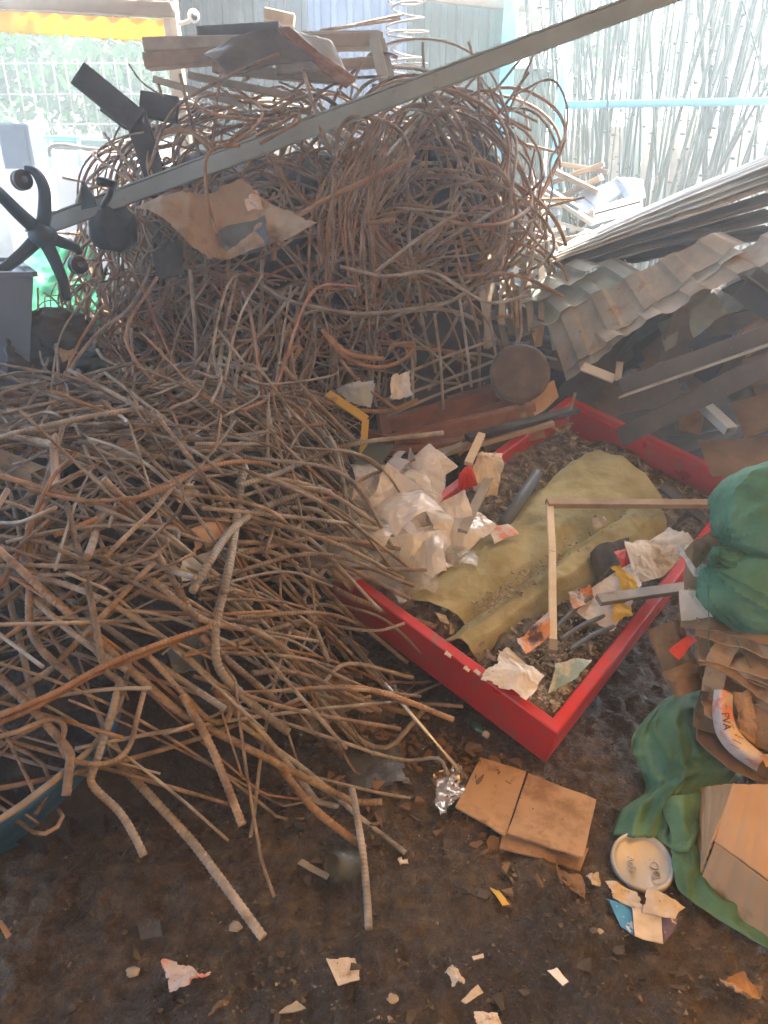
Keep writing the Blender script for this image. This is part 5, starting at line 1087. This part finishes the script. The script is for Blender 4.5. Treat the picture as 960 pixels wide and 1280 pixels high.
# pale debris behind the coil
prof = (((655, 232), (735, 268), 'grey_sheet'), ((640, 255), (728, 258), 'alu'), ((665, 270), (745, 292), 'whiteplastic'), ((650, 285), (720, 300), 'alu'), ((690, 245), (742, 280), 'grey_sheet'), ((640, 300), (705, 285), 'whiteplastic'), ((655, 310), (715, 322), 'alu'), ((660, 222), (725, 262), 'fence2'), ((668, 292), (720, 312), 'redwood'))
nm = ['uppermost', 'long level', 'bright white', 'thin shiny', 'short steep', 'rising white', 'lowest shiny', 'bluish', 'reddish']
for i, (a, b_, m) in enumerate(prof):
    Y = 4.5 - i * .04; bar_thing('scrap_profile', W(*a, Y), W(*b_, Y - .15), .07 if m in ('grey_sheet', 'fence2') else .04, .02, m, nm[i] + ' scrap profile in the pale heap right of the coil', 'scrap profile')
for i, (a, b_) in enumerate((((700, 205), (760, 215)), ((690, 228), (755, 205)), ((705, 245), (752, 222)), ((695, 215), (748, 240)))):
    bar_thing('broken_board', W(*a, 5.4 - .1 * i), W(*b_, 5.3 - .1 * i), .16, .03, 'wood', ['highest', 'rising', 'lower rising', 'falling'][i] + ' broken brown board left of the foam box', 'board')
fb = thing('foam_box', W(765, 255, 5.0), 'pale blue white foam box lying open behind the tin sheets', 'foam box')
for q in ([(722, 246, 5.0), (768, 224, 5.1), (800, 228, 5.15), (742, 262, 4.95)], [(742, 262, 4.95), (802, 246, 5.0), (802, 266, 4.9), (744, 284, 4.85)], [(768, 224, 5.1), (800, 228, 5.15), (806, 250, 5.02), (788, 252, 5.02)], [(722, 246, 5.0), (742, 262, 4.95), (744, 284, 4.85), (726, 268, 4.9)]):
    crumple([W(*p) for p in q], .004, 3, 16, 14, .05).build('foam_panel', M['bluewhite'], fb, smooth='auto')
bar_thing('thin_rod', W(740, 268, 4.8), W(800, 252, 4.8), .014, .014, 'steel', 'thin dark rod lying on the foam box', 'rod')
SCR = ('grey_sheet', 'fence2', 'steel', 'whiteplastic', 'alu', 'wood', 'bluewhite', 'green_sheet')
for i in range(46):
    x = rng.uniform(628, 735); y = rng.uniform(255, 430) ; Y = 4.45 - (y - 255) / 175 * 1.1 + rng.uniform(0, .15)
    if x > 690 and y > 330: continue
    a = W(x, y, Y); d = rng.normal(size=3) * [1, .5, .5]; e = nrm(np.cross(d, rng.normal(size=3))); d = nrm(d); s1, s2 = rng.uniform(.04, .13), rng.uniform(.015, .05)
    m = SCR[i % 8]
    plate('scrap_chip', [a - d * s1 - e * s2, a + d * s1 - e * s2, a + d * s1 + e * s2, a - d * s1 + e * s2], m, '%s offcut in the loose scrap between the coil and the tin sheets' % {'grey_sheet': 'pale grey', 'fence2': 'bluish', 'steel': 'dull steel', 'whiteplastic': 'white plastic', 'alu': 'shiny aluminium', 'wood': 'brown wood', 'bluewhite': 'pale blue foam', 'green_sheet': 'grey green'}[m], 'scrap', .004, .008, 130 + i, nu=10, nv=8, group='%s offcuts in the loose scrap' % m.replace('_', ' '))
for i in range(12):
    x = 600 + 8 * i + rng.uniform(-5, 5); bar_thing('lath_piece', W(x, rng.uniform(320, 350), 3.6), W(x + rng.normal(0, 14), rng.uniform(400, 440), 3.35), .03, .01, ['greywood', 'steel', 'wood'][i % 3], '%s lath standing in the shade right of the iron grille' % ['grey wooden', 'dull steel', 'brown wooden'][i % 3], 'lath', (0, 1, 0), group='%s laths right of the grille' % ['grey', 'steel', 'brown'][i % 3])

# ------------------------------------------------------------------ left side: chair base, grey bin, pot, green net
cb = thing('office_chair_base', W(52, 292, 3.0), 'black five armed office chair base lying upturned at the left', 'chair base')
def arm(pts, r0, r1):
    Q = catmull([W(*p) for p in pts], 8); mb = MB(); n = 12; th_ = np.arange(n) / n * 2 * np.pi
    Tn = np.gradient(Q, axis=0); Tn /= np.linalg.norm(Tn, axis=1)[:, None]; A = np.cross(Tn, (0, 1, 0)); A /= np.linalg.norm(A, axis=1)[:, None]; B = np.cross(Tn, A)
    rr = np.linspace(r0, r1, len(Q))[:, None, None]
    c_, s_ = np.cos(th_), np.sin(th_); c_ = np.sign(c_) * abs(c_) ** .5; s_ = np.sign(s_) * abs(s_) ** .5
    P = Q[:, None] + rr * (c_[None, :, None] * A[:, None] * .85 + s_[None, :, None] * B[:, None]); mb.grid(P, True)
    mb.add([Q[0], Q[-1]], []); t0 = mb.n - 2; b0 = t0 - len(Q) * n; e0 = b0 + (len(Q) - 1) * n
    mb.f.append(np.array([[t0, b0 + (i + 1) % n, b0 + i] for i in range(n)])); mb.f.append(np.array([[t0 + 1, e0 + i, e0 + (i + 1) % n] for i in range(n)]))
    mb.build('leg', M['navy'], cb)
arm([(52, 295, 3.0), (56, 258, 2.98), (54, 232, 2.96), (44, 215, 2.95), (32, 211, 2.95)], .028, .015)
arm([(52, 292, 3.0), (25, 268, 2.9), (-5, 238, 2.8), (-40, 205, 2.75)], .028, .016)
arm([(50, 296, 3.0), (25, 320, 2.9), (0, 338, 2.82), (-35, 352, 2.76)], .028, .016)
arm([(54, 296, 3.0), (68, 325, 2.96), (80, 355, 2.92), (84, 375, 2.9)], .028, .015)
arm([(54, 292, 3.0), (75, 302, 3.04), (95, 310, 3.1), (100, 318, 3.1)], .027, .014)
mb = MB(); mb.lathe(W(50, 294, 2.96), [(.0005, .03), (.035, .028), (.045, .0), (.045, -.06), (.0005, -.06)], 24, (0, -1, .2)); mb.build('hub', M['navy'], cb)
for k, (x, y, Y) in enumerate(((27, 225, 2.93), (97, 331, 3.05), (73, 397, 2.88))):
    t = MB(); t.lathe(W(x, y, Y), [(.0005, -.022), (.03, -.022), (.036, -.016), (.036, -.004), (.028, 0), (.036, .004), (.036, .016), (.03, .022), (.0005, .022)], 24, (.75, -.6, .1)); ca = t.build('caster', M['black'], cb)
    t = MB(); t.lathe(W(x, y, Y), [(.0005, -.027), (.012, -.027), (.012, .027), (.0005, .027)], 14, (.75, -.6, .1)); t.build('axle_cap', M['bluegrey'], ca if False else cb)
gb = thing('grey_bin', W(0, 400, 2.75) * [1, 1, 0], 'blue grey plastic bin at the left edge under the chair base', 'bin')
Tp = [W(-90, 345, 2.7), W(42, 345, 2.72), W(42, 345, 2.72) + [-.3, .5, 0], W(-90, 345, 2.7) + [-.1, .5, 0]]; Bt = [W(-90, 480, 2.7), W(5, 470, 2.75), W(5, 470, 2.75) + [-.3, .4, 0], W(-90, 480, 2.7) + [0, .4, 0]]
Bt = [p * [1, 1, 0] + [0, 0, .45] for p in Bt]
mb = MB(); mb.add(Tp + Bt, [[[0, 4, 5, 1], [1, 5, 6, 2], [2, 6, 7, 3], [3, 7, 4, 0], [4, 7, 6, 5], [0, 1, 2, 3]]]); o = mb.build('bin_body', M['bluegrey'], gb, smooth=False); bv = o.modifiers.new('bevel', 'BEVEL'); bv.width = .015; bv.segments = 2
mb = MB()
for a_, b2 in zip(Tp, Tp[1:] + Tp[:1]): mb.beam(np.asarray(a_) + [0, 0, .006], np.asarray(b2) + [0, 0, .006], .03, .018)
mb.build('rim', M['bluegrey'], gb, smooth=False)
mb = MB(); mb.box((-1.72, 3.0, .22), (.5, .5, .44)); tag(mb.build('dark_crate', M['darkwood'], smooth=False), 'dark crate under the blue grey bin', 'crate')
mb = MB(); mb.ball(W(140, 284, 3.15), (.085, .08, .095), lambda D: 1 + .16 * ridge(D, 1.3, 77, 2), 44, 30); tag(mb.build('black_bag', M['black'], smooth='auto'), 'black crumpled plastic lump under the left end of the grey beam', 'bag')
lv = thing('seat_lever', W(135, 235, 3.0), 'black seat lever bracket sticking up by the left end of the beam', 'lever')
mb = MB(); mb.tube(catmull([W(122, 226, 3.0), W(133, 228, 3.0), W(145, 232, 3.0)], 5), .016, 10); mb.tube(catmull([W(140, 230, 3.0), W(136, 245, 3.0), W(128, 258, 3.02)], 5), .012, 8); mb.build('lever_arm', M['black'], lv)
mb = MB(); mb.poly([W(103, 226, 3.05), W(106, 227, 3.05), W(117, 246, 3.05), W(122, 258, 3.05), W(103, 262, 3.05)], .012); mb.build('bracket', M['navy'], lv, smooth=False)
plate('green_net', [W(30, 300, 4.3), W(125, 300, 4.2), W(130, 450, 3.6), W(20, 440, 3.7)], 'greennet', 'bright green net sheet hanging behind the chair base', 'net', .002, .04, 3, nu=40, nv=40)
for i, (x, y, s, m) in enumerate(((25, 440, .14, 'black'), (70, 415, .1, 'darkwood'), (20, 480, .13, 'black'), (85, 450, .1, 'navy'))):
    mb = MB(); mb.ball(W(x, y, 2.85), (s, s * .8, s * .6), lambda D, i=i: 1 + .4 * ridge(D, 1.5, 50 + i, 3), 40, 28); tag(mb.build('black_bag', M[m]), ['largest black crumpled bag at the left behind the front heap', 'dark brown lump behind the chair base', 'black crumpled bag lowest at the left edge', 'dark blue crumpled bag beside the green net'][i], 'bag')
plate('card_piece', [W(62, 428, 2.8), W(90, 420, 2.82), (W(96, 440, 2.76)), W(75, 448, 2.74)], 'card', 'pale tan piece caught under the lowest caster', 'cardboard', .004, .012, 5)

# ------------------------------------------------------------------ right foreground: sacks and cardboard
def lobe(mb, c0, R, axis, seed, folds=13, amp=.055):
    ax = nrm(axis); e = nrm(np.cross(ax, (.2, .3, 1))); f = np.cross(ax, e)
    def fn(D):
        a = D @ ax; ang = np.arctan2(D @ f, D @ e); wgt = sm((a + .3) / 1.1)
        rg = np.random.default_rng(seed); k = 0
        for q in range(22):
            nn = nrm(rg.normal(size=3) - ax * rg.normal() * .6); k = k + rg.normal(0, 1) * np.abs(D @ nn - rg.uniform(-.7, .7))
        k = (k - k.mean()) / k.std()
        st_ = (1 - np.abs(vn(np.stack([a * 1.4, np.cos(ang) * 3.6, np.sin(ang) * 3.6], -1), 1.0, seed + 21))) ** 3
        return 1 + .05 * fbm(D, 1.6, seed, 3) +   .058 * k + amp * 1.7 * wgt * st_ + .5 * np.clip(a - .6, 0, 1) + .012 * ridge(D, 6, seed + 5, 2)
    mb.ball(c0, R, fn, 120, 80)
gs = thing('green_sack', W(960, 720, 1.7), 'full dark green woven sack tied at the neck beside the red tray', 'sack')
mb = MB(); lobe(mb, W(990, 636, 1.78), (.205, .16, .14), W(893, 700, 1.62) - W(990, 636, 1.78), 3); mb.build('upper_lobe', M['sack'], gs, smooth='auto')
mb = MB(); lobe(mb, W(980, 750, 1.64), (.185, .14, .125), W(890, 685, 1.68) - W(980, 750, 1.64), 9); mb.build('lower_lobe', M['sack'], gs, smooth='auto')
mb = MB(); lobe(mb, W(915, 700, 1.66), (.045, .04, .03), (-1, 0, .3), 14, 7, .2); mb.build('knot', M['sack'], gs)
mb = MB()
for k in range(38):
    a = W(897 + rng.uniform(-6, 10), 700 + rng.uniform(-14, 14), 1.64); q = a + np.array([rng.uniform(-.035, .01), rng.uniform(-.02, .0), rng.uniform(-.05, .03)])
    mb.tube(catmull([a, (a + q) / 2 + rng.normal(0, .008, 3), q], 4), .0009, 4)
for pts in ([(885, 730, 1.6), (886, 790, 1.58), (884, 850, 1.57), (868, 895, 1.5)], [(920, 800, 1.55), (945, 850, 1.5), (957, 900, 1.46), (955, 940, 1.44)]): mb.tube(catmull([W(*p) for p in pts], 6), .0014, 4)
mb.build('loose_threads', M['sack'], gs)
ls = thing('empty_green_sack', G(840, 1040), 'empty green woven sack slumped on the mud beside the cardboard box', 'sack')
N1 = net([[W(806, 898, 1.66), W(835, 872, 1.68), W(868, 862, 1.70), W(905, 868, 1.72)], [W(790, 925, 1.57), W(826, 905, 1.55), W(866, 892, 1.58), W(908, 915, 1.66)], [W(798, 955, 1.51), W(838, 945, 1.45), W(876, 935, 1.47), W(922, 958, 1.55)],
          [W(806, 985, 1.46), W(845, 972, 1.40), W(886, 962, 1.41), W(926, 970, 1.5)], [G(778, 1015, .02), W(828, 1000, 1.35), W(862, 1000, 1.35), W(900, 990, 1.42)], [G(768, 1042, .012), G(812, 1046, .03), G(846, 1062, .045), G(884, 1050, .03)]], 12)
gv, gu = np.meshgrid(np.linspace(0, 1, N1.shape[0]), np.linspace(0, 1, N1.shape[1]), indexing='ij')
st = lambda fu, fv, sd_: (1 - np.abs(vn(np.stack([gu * fu + gv * 1.5, gv * fv, 0 * gu], -1), 1.0, sd_))) ** 3
N1 = N1 + (st(6, 2.2, 4) * .045 + st(13, 4, 6) * .020 + st(4, 7, 9) * .022 - .04 + ridge(N1, 9, 5, 3) * .008)[..., None] * np.array([-.2, -.7, .6]) + (fbm(N1, 5, 8, 2) * .012)[..., None] * np.array([.6, -.4, .5]); N1[..., 2] = np.maximum(N1[..., 2], .006)
mb = MB(); mb.sheet(N1, .002); mb.build('sack_body', M['sackdark'], ls)
N2 = net([[W(822, 1000, 1.35), W(850, 995, 1.34), W(880, 992, 1.38)], [G(836, 1045, .05), G(852, 1042, .065), G(876, 1040, .03)], [G(840, 1088, .03), G(858, 1086, .05), G(880, 1080, .02)], [G(850, 1118, .012), G(868, 1112, .03), G(890, 1108, .02)], [G(900, 1152, .01), G(910, 1142, .02), G(920, 1130, .02)], [G(968, 1194, .01), G(974, 1184, .018), G(980, 1170, .02)]], 10)
N2 = N2 + (ridge(N2, 12, 6, 3) * .015)[..., None] * np.array([0, -.4, .8]); N2[..., 2] = np.maximum(N2[..., 2], .007)
mb = MB(); mb.sheet(N2, .002); mb.build('sack_tail', M['sackdark'], ls)
bx = thing('cardboard_box', G(930, 1120), 'crushed brown cardboard box leaning in the lower right corner', 'cardboard box')
q0, q1, q2, q3 = G(893, 1050, .13), G(915, 980, .20), G(1040, 985, .22), G(1040, 1158, .15)
def flutes(mb_c4, name, seed, nu=60, nv=40):
    P = quad(mb_c4, nu, nv); N = normal_of(mb_c4); uu = np.linspace(0, 1, nu)[None, :]
    P = P + N * (.0025 * np.abs(np.sin(uu * 21 + 2 * vn(P[:1], 6, seed))) ** 6 * -1 + .006 * fbm(P, 5, seed, 3))[..., None]
    mb = MB(); mb.sheet(P, .005); mb.build(name, M['cardflute'], bx)
flutes([q0, q3, q2, q1], 'upper_flap', 3); g0, g3 = G(872, 1112, .004), G(1040, 1245, .004)
flutes([g0, g3, q3 + [0, -.004, -.004], q0 + [0, -.004, -.004]], 'front_panel', 5)
flutes([g0 + [.0, .006, 0], q0 + [.004, .004, 0], q1 + [.01, 0, 0], g0 + [.06, .30, 0]], 'side_panel', 6)
plate('paper_scrap', [W(860, 1035, 1.32), W(892, 1018, 1.36), W(893, 1050, 1.31), W(876, 1075, 1.28)], 'pinkpaper', 'pinkish white paper tucked between the green sack and box', 'paper scrap', .0015, .006, 41)
# pile of flattened cardboard
G_ = 'flattened cardboard sheets in the pile below the green sack'
for k in range(19):
    y = 790 + k * 8
    F0, F1 = W(868 + rng.uniform(-18, 24) + k, y + rng.uniform(-5, 5), 1.62 - k * .008 + rng.uniform(-.03, .03)), W(1010, y + 38 + k * 2 + rng.uniform(-14, 14), 1.42 - k * .006)
    bk_ = np.array([.10, .30, .05 + rng.uniform(-.02, .02)])
    plate('cardboard_sheet', [F0, F1, F1 + bk_, F0 + bk_], 'card' if k % 3 else 'carddark', 'flattened %s cardboard sheet layered in the pile below the green sack' % ('brown' if k % 3 else 'dirty dark'), 'cardboard', .004, .022, 50 + k, ragged=.035, nu=40, nv=24, group=('brown ' if k % 3 else 'dirty ') + G_)
for i, (q, m, lab) in enumerate((([(812, 786, 1.72), (850, 770, 1.74), (872, 832, 1.64), (828, 846, 1.64)], 'carddark', 'folded dark cardboard flap against the right wall of the tray'), ([(826, 838, 1.64), (868, 820, 1.62), (880, 862, 1.58), (840, 872, 1.58)], 'carddark', 'lower folded dark cardboard flap above the slumped green sack'),
     ([(854, 690, 1.85), (892, 653, 1.9), (902, 688, 1.84), (872, 708, 1.82)], 'card', 'tan cardboard corner leaning on the green sack knot'), ([(842, 684, 1.9), (862, 678, 1.9), (890, 724, 1.8), (874, 730, 1.8)], 'paper', 'narrow pale card strip left of the sack knot'),
     ([(872, 860, 1.56), (900, 790, 1.62), (925, 800, 1.57), (905, 870, 1.52)], 'card', 'brown cardboard flap bent over the front of the pile'), ([(918, 862, 1.5), (938, 858, 1.49), (950, 960, 1.42), (926, 950, 1.43)], 'card', 'upright brown cardboard strip in front of the pile'),
     ([(936, 880, 1.5), (1000, 870, 1.45), (1000, 935, 1.38), (945, 930, 1.42)], 'card', 'brown cardboard panel standing at the right edge of the pile'), ([(905, 930, 1.46), (940, 965, 1.40), (1000, 990, 1.36), (1000, 950, 1.38)], 'carddark', 'dirty cardboard lying just above the crushed box'))):
    plate('cardboard_flap', [W(*p) for p in q], m, lab, 'cardboard', .004, .014, 150 + i, ragged=.03, bow=.012, nu=36, nv=30)
plate('white_card', [W(848, 736, 1.74), W(894, 741, 1.70), (W(900, 768, 1.66)), W(852, 783, 1.68)], 'paper', 'white card propped between the tray and the green sack', 'card', .002, .004, 61)
plate('red_wrapper', [W(838, 815, 1.63), W(862, 793, 1.65), W(872, 800, 1.63), W(848, 824, 1.61)], 'redplastic', 'bright red strip stuck in the cardboard by the tray', 'wrapper', .0015, .008, 62)
plate('orange_scrap', [W(952, 945, 1.36), W(975, 935, 1.35), W(975, 955, 1.33), W(955, 957, 1.34)], 'orange', 'orange scrap at the right edge above the crushed box', 'scrap', .0015, .006, 63)
pc = thing('printed_card', W(910, 910, 1.45), 'curved pinkish carton with dark red lettering in the cardboard pile', 'carton')
NP = net([[W(893, 862, 1.50), W(903, 862, 1.48), W(916, 868, 1.50)], [W(891, 892, 1.47), W(902, 893, 1.44), W(916, 894, 1.46)], [W(897, 920, 1.44), W(910, 918, 1.41), W(924, 915, 1.43)], [W(915, 943, 1.41), W(926, 936, 1.385), W(938, 930, 1.40)], [W(946, 964, 1.38), W(950, 954, 1.365), W(958, 946, 1.37)]], 8)
mb = MB(); mb.sheet(NP, .003); mb.build('carton_wall', M['pinkpaper'], pc)
o0 = W(906, 901, 1.435); text_mesh('PVA', .026, o0 + np.array([-.004, -.012, .009]), W(908, 920, 1.42) - W(903, 885, 1.45), W(918, 898, 1.46) - W(894, 902, 1.47), M['ink'], 'lettering', pc)
o0 = W(920, 926, 1.402); text_mesh('-----\n-----\n-----', .014, o0 + np.array([-.003, -.010, .008]), W(938, 932, 1.4) - W(912, 918, 1.42), W(926, 915, 1.43) - W(908, 938, 1.40), M['ink'], 'lettering', pc)

# ------------------------------------------------------------------ small things on the mud
for i, (q, z, m, lab) in enumerate((([(600, 948), (658, 967), (632, 1043), (569, 1010)], .03, 'card', 'left cardboard square with a red stain on the mud'), ([(660, 968), (746, 999), (729, 1075), (634, 1042)], .034, 'card', 'right cardboard square lying on the mud before the tray'), ([(630, 1030), (736, 1060), (725, 1088), (624, 1060)], .014, 'card', 'cardboard square mostly covered by the two upper ones'))):
    plate('cardboard_square', [G(x, y, z) for x, y in q], m, lab, 'cardboard', .006, .004, 70 + i, nu=30, nv=30)
ld = thing('paint_can_cover', G(803, 1077), 'round tin can lid with embossed letters lying on the mud', 'lid')
lc = G(803, 1078, .018); lax = nrm((-.06, -.18, 1))
mb = MB(); mb.lathe(lc, [(.0005, .001), (.060, .001), (.064, .003), (.067, .008), (.072, .009), (.075, .006), (.076, -.004), (.073, -.006), (.0005, -.004)], 56, lax); V = mb.v[-1]; V += (fbm(V, 22, 3) * .0012)[:, None] * lax; mb.build('lid_disc', M['lid'], ld)
rd = nrm(G(818, 1100, .02) - G(808, 1050, .02)); ud = nrm(G(830, 1072, .02) - G(785, 1080, .02))
text_mesh('Oo:OO', .030, lc + ud * .028 + rd * .004 + lax * .002, rd, ud, M['lid'], 'embossed_lettering', ld, .002)
text_mesh('At:lb', .022, lc - ud * .030 + rd * .0 + lax * .002, rd, ud, M['lid'], 'embossed_lettering', ld, .002)
fp = thing('torn_packet', G(805, 1135), 'torn blue and white paper packet lying below the tin lid', 'packet')
for i, (q, z, m, am, nmn) in enumerate((([(752, 1102), (800, 1112), (806, 1140), (764, 1125)], .03, 'whiteblue', .010, 'torn_top'), ([(806, 1110), (862, 1132), (845, 1150), (800, 1140)], .035, 'whiteblue', .012, 'torn_top'), ([(760, 1124), (790, 1135), (792, 1168), (776, 1158)], .016, 'bluepack', .002, 'blue_side'), ([(790, 1135), (826, 1141), (829, 1180), (793, 1171)], .028, 'whiteblue', .002, 'front_panel'), ([(828, 1141), (848, 1148), (842, 1165), (830, 1180)], .016, 'purplepack', .003, 'dark_side'))):
    crumple([G(x, y, z + (.012 if k < 2 and i < 2 else 0)) for k, (x, y) in enumerate(q)], am, 80 + i, 24, 20, .0015, .06 if i < 2 else 0).build(nmn, M[m], fp, smooth=True)
LIT = (('pink_paper', [(200, 1203), (240, 1206), (271, 1232), (212, 1243)], 'pinkpaper', .020, .03, 'crumpled pinkish paper with a red print on the mud', 'paper'),
       ('card_scrap', [(404, 1200), (453, 1192), (450, 1226), (422, 1235)], 'whiteblue', .004, .012, 'mud stained cardboard piece on the open mud', 'cardboard'),
       ('rag_scrap', [(270, 1250), (290, 1232), (288, 1258), (262, 1274)], 'carddark', .014, .02, 'small muddy rag next to the crumpled pinkish paper', 'rag'),
       ('leaf_scrap', [(347, 1268), (370, 1250), (382, 1260), (366, 1267)], 'stone', .003, .01, 'pale dry leaf at the bottom edge of the mud', 'leaf'),
       ('paper_scrap', [(576, 1252), (597, 1231), (604, 1240), (582, 1255)], 'paper', .002, .01, 'clean white paper chip near the bottom of the mud', 'paper scrap'),
       ('paper_scrap', [(556, 1211), (572, 1206), (582, 1228), (566, 1236)], 'whiteblue', .010, .016, 'torn whitish crumpled scrap above the clean white chip', 'paper scrap'),
       ('paper_scrap', [(684, 1214), (696, 1211), (711, 1227), (704, 1231)], 'whiteplastic', .002, .01, 'grey white plastic chip on the right of the mud', 'plastic chip'),
       ('paper_scrap', [(590, 1196), (604, 1192), (605, 1197), (592, 1201)], 'paper', .001, .008, 'tiny white paper sliver on the mud', 'paper scrap'),
       ('card_scrap', [(590, 1264), (622, 1260), (632, 1290), (596, 1290)], 'whiteblue', .008, .012, 'dirty card piece cut by the bottom edge', 'cardboard'),
       ('torn_card', [(896, 1226), (930, 1220), (958, 1238), (918, 1258)], 'card', .022, .03, 'torn brown crumpled cardboard at the lower right', 'cardboard'),
       ('white_chip', [(496, 1072), (508, 1069), (512, 1080), (500, 1083)], 'paper', .004, .014, 'small white chip at the tip of the grey bar', 'chip'),
       ('grey_stick', [(372, 1080), (378, 1074), (413, 1094), (408, 1100)], 'greywood', .001, .014, 'short grey slat lying left of the glass jar', 'slat'),
       ('twig_scrap', [(690, 1085), (730, 1095), (732, 1130), (715, 1115)], 'carddark', .014, .016, 'dark wet scrap left of the torn packet', 'scrap'),
       ('paper_scrap', [(730, 1094), (748, 1092), (752, 1106), (738, 1110)], 'whiteblue', .008, .016, 'small curled whitish scrap left of the tin lid', 'paper scrap'),
       ('wood_chip', [(612, 1108), (624, 1115), (637, 1130), (628, 1132)], 'yellowpaint', .002, .01, 'small yellow strip on the mud under the cardboard squares', 'chip'),
       ('plastic_film', [(170, 1150), (200, 1148), (203, 1172), (176, 1175)], 'greyfilm', .002, .010, 'dull grey plastic film on the dark mud at left', 'film'),
       ('wood_chip', [(-5, 1150), (2, 1150), (14, 1168), (8, 1174)], 'card', .002, .012, 'brown chip at the left edge of the mud', 'chip'))
for i, (n, q, m, am, z, lab, cat) in enumerate(LIT):
    plate(n, [G(x, y, z) for x, y in q], m, lab, cat, .0025, am, 200 + i, .07 if am > .003 else 0, nu=34, nv=28)
for i, (x, y, s, lab) in enumerate(((294, 1158, .012, 'pale oval stone right of the long ribbed bar tip'), (490, 1248, .009, 'small pale stone in the middle of the mud'), (166, 1215, .012, 'dull brown stone left of the crumpled pinkish paper'), (750, 1164, .006, 'tiny pale pebble below the torn packet'))):
    mb = MB(); mb.ball(G(x, y, s * .45), (s * 1.3, s, s * .6), lambda D, i=i: 1 + .25 * fbm(D, 1.6, i, 3), 24, 16); tag(mb.build('pebble', M['stone']), lab, 'stone')
mb = MB(); mb.lathe(G(443, 1082, .03), [(.0005, 0), (.03, 0), (.036, .006), (.037, .06), (.030, .07), (.028, .07), (.033, .058), (.032, .008), (.0005, .004)], 28, (-.5, -.3, .35)); tag(mb.build('glass_jar', M['glass']), 'dusty clear glass jar lying on the mud behind the upright bar', 'jar')
def ground_pt(r):
    x, y = r.uniform(-1.1, 1.5), r.uniform(.75, 2.4) ** 1.0
    return np.array([x, y, float(gh(np.array(x), np.array(y))) + .003]), np.array([0, 0, 1.])
chips(9500, ground_pt, .002, .008, 'crumbdark', 'mud_crumbs', 'dark crumbs of earth and rubbish scattered over the mud', .5, 21)
chips(650, ground_pt, .0015, .005, 'crumb', 'pale_bits', 'tiny pale bits scattered over the mud', .4, 22)
def near_tray(r):
    t = r.uniform(0, 1); p = TA + (TB - TA) * t; x, y = p[0] - abs(r.normal(0, .16)), p[1] - abs(r.normal(0, .18))
    return np.array([x, y, float(gh(np.array(x), np.array(y))) + .003]), np.array([0, 0, 1.])
chips(380, ground_pt, .008, .022, 'muddy', 'muddy_litter', 'flat muddy scraps trodden into the ground', .25, 24)
chips(420, near_tray, .006, .026, 'carddark', 'leaf_litter', 'brown leaf litter and scraps along the near wall of the red tray', .5, 23)

# ------------------------------------------------------------------ haze added for the veiling glare
hz = MB(); hz.box((0, 40, 3.4), (168, 146, 8.8)); hm = bpy.data.materials.new('haze'); hm.use_nodes = True
hn = hm.node_tree; hn.nodes.remove(hn.nodes['Principled BSDF']); pv = hn.nodes.new('ShaderNodeVolumePrincipled')
pv.inputs['Color'].default_value = (.86, .95, 1.0, 1); pv.inputs['Density'].default_value = HAZE; pv.inputs['Anisotropy'].default_value = .5
hn.links.new(pv.outputs[0], hn.nodes['Material Output'].inputs['Volume'])
tag(hz.build('haze', hm, smooth=False), 'thin haze volume added for the veiling glare', kind='stuff')
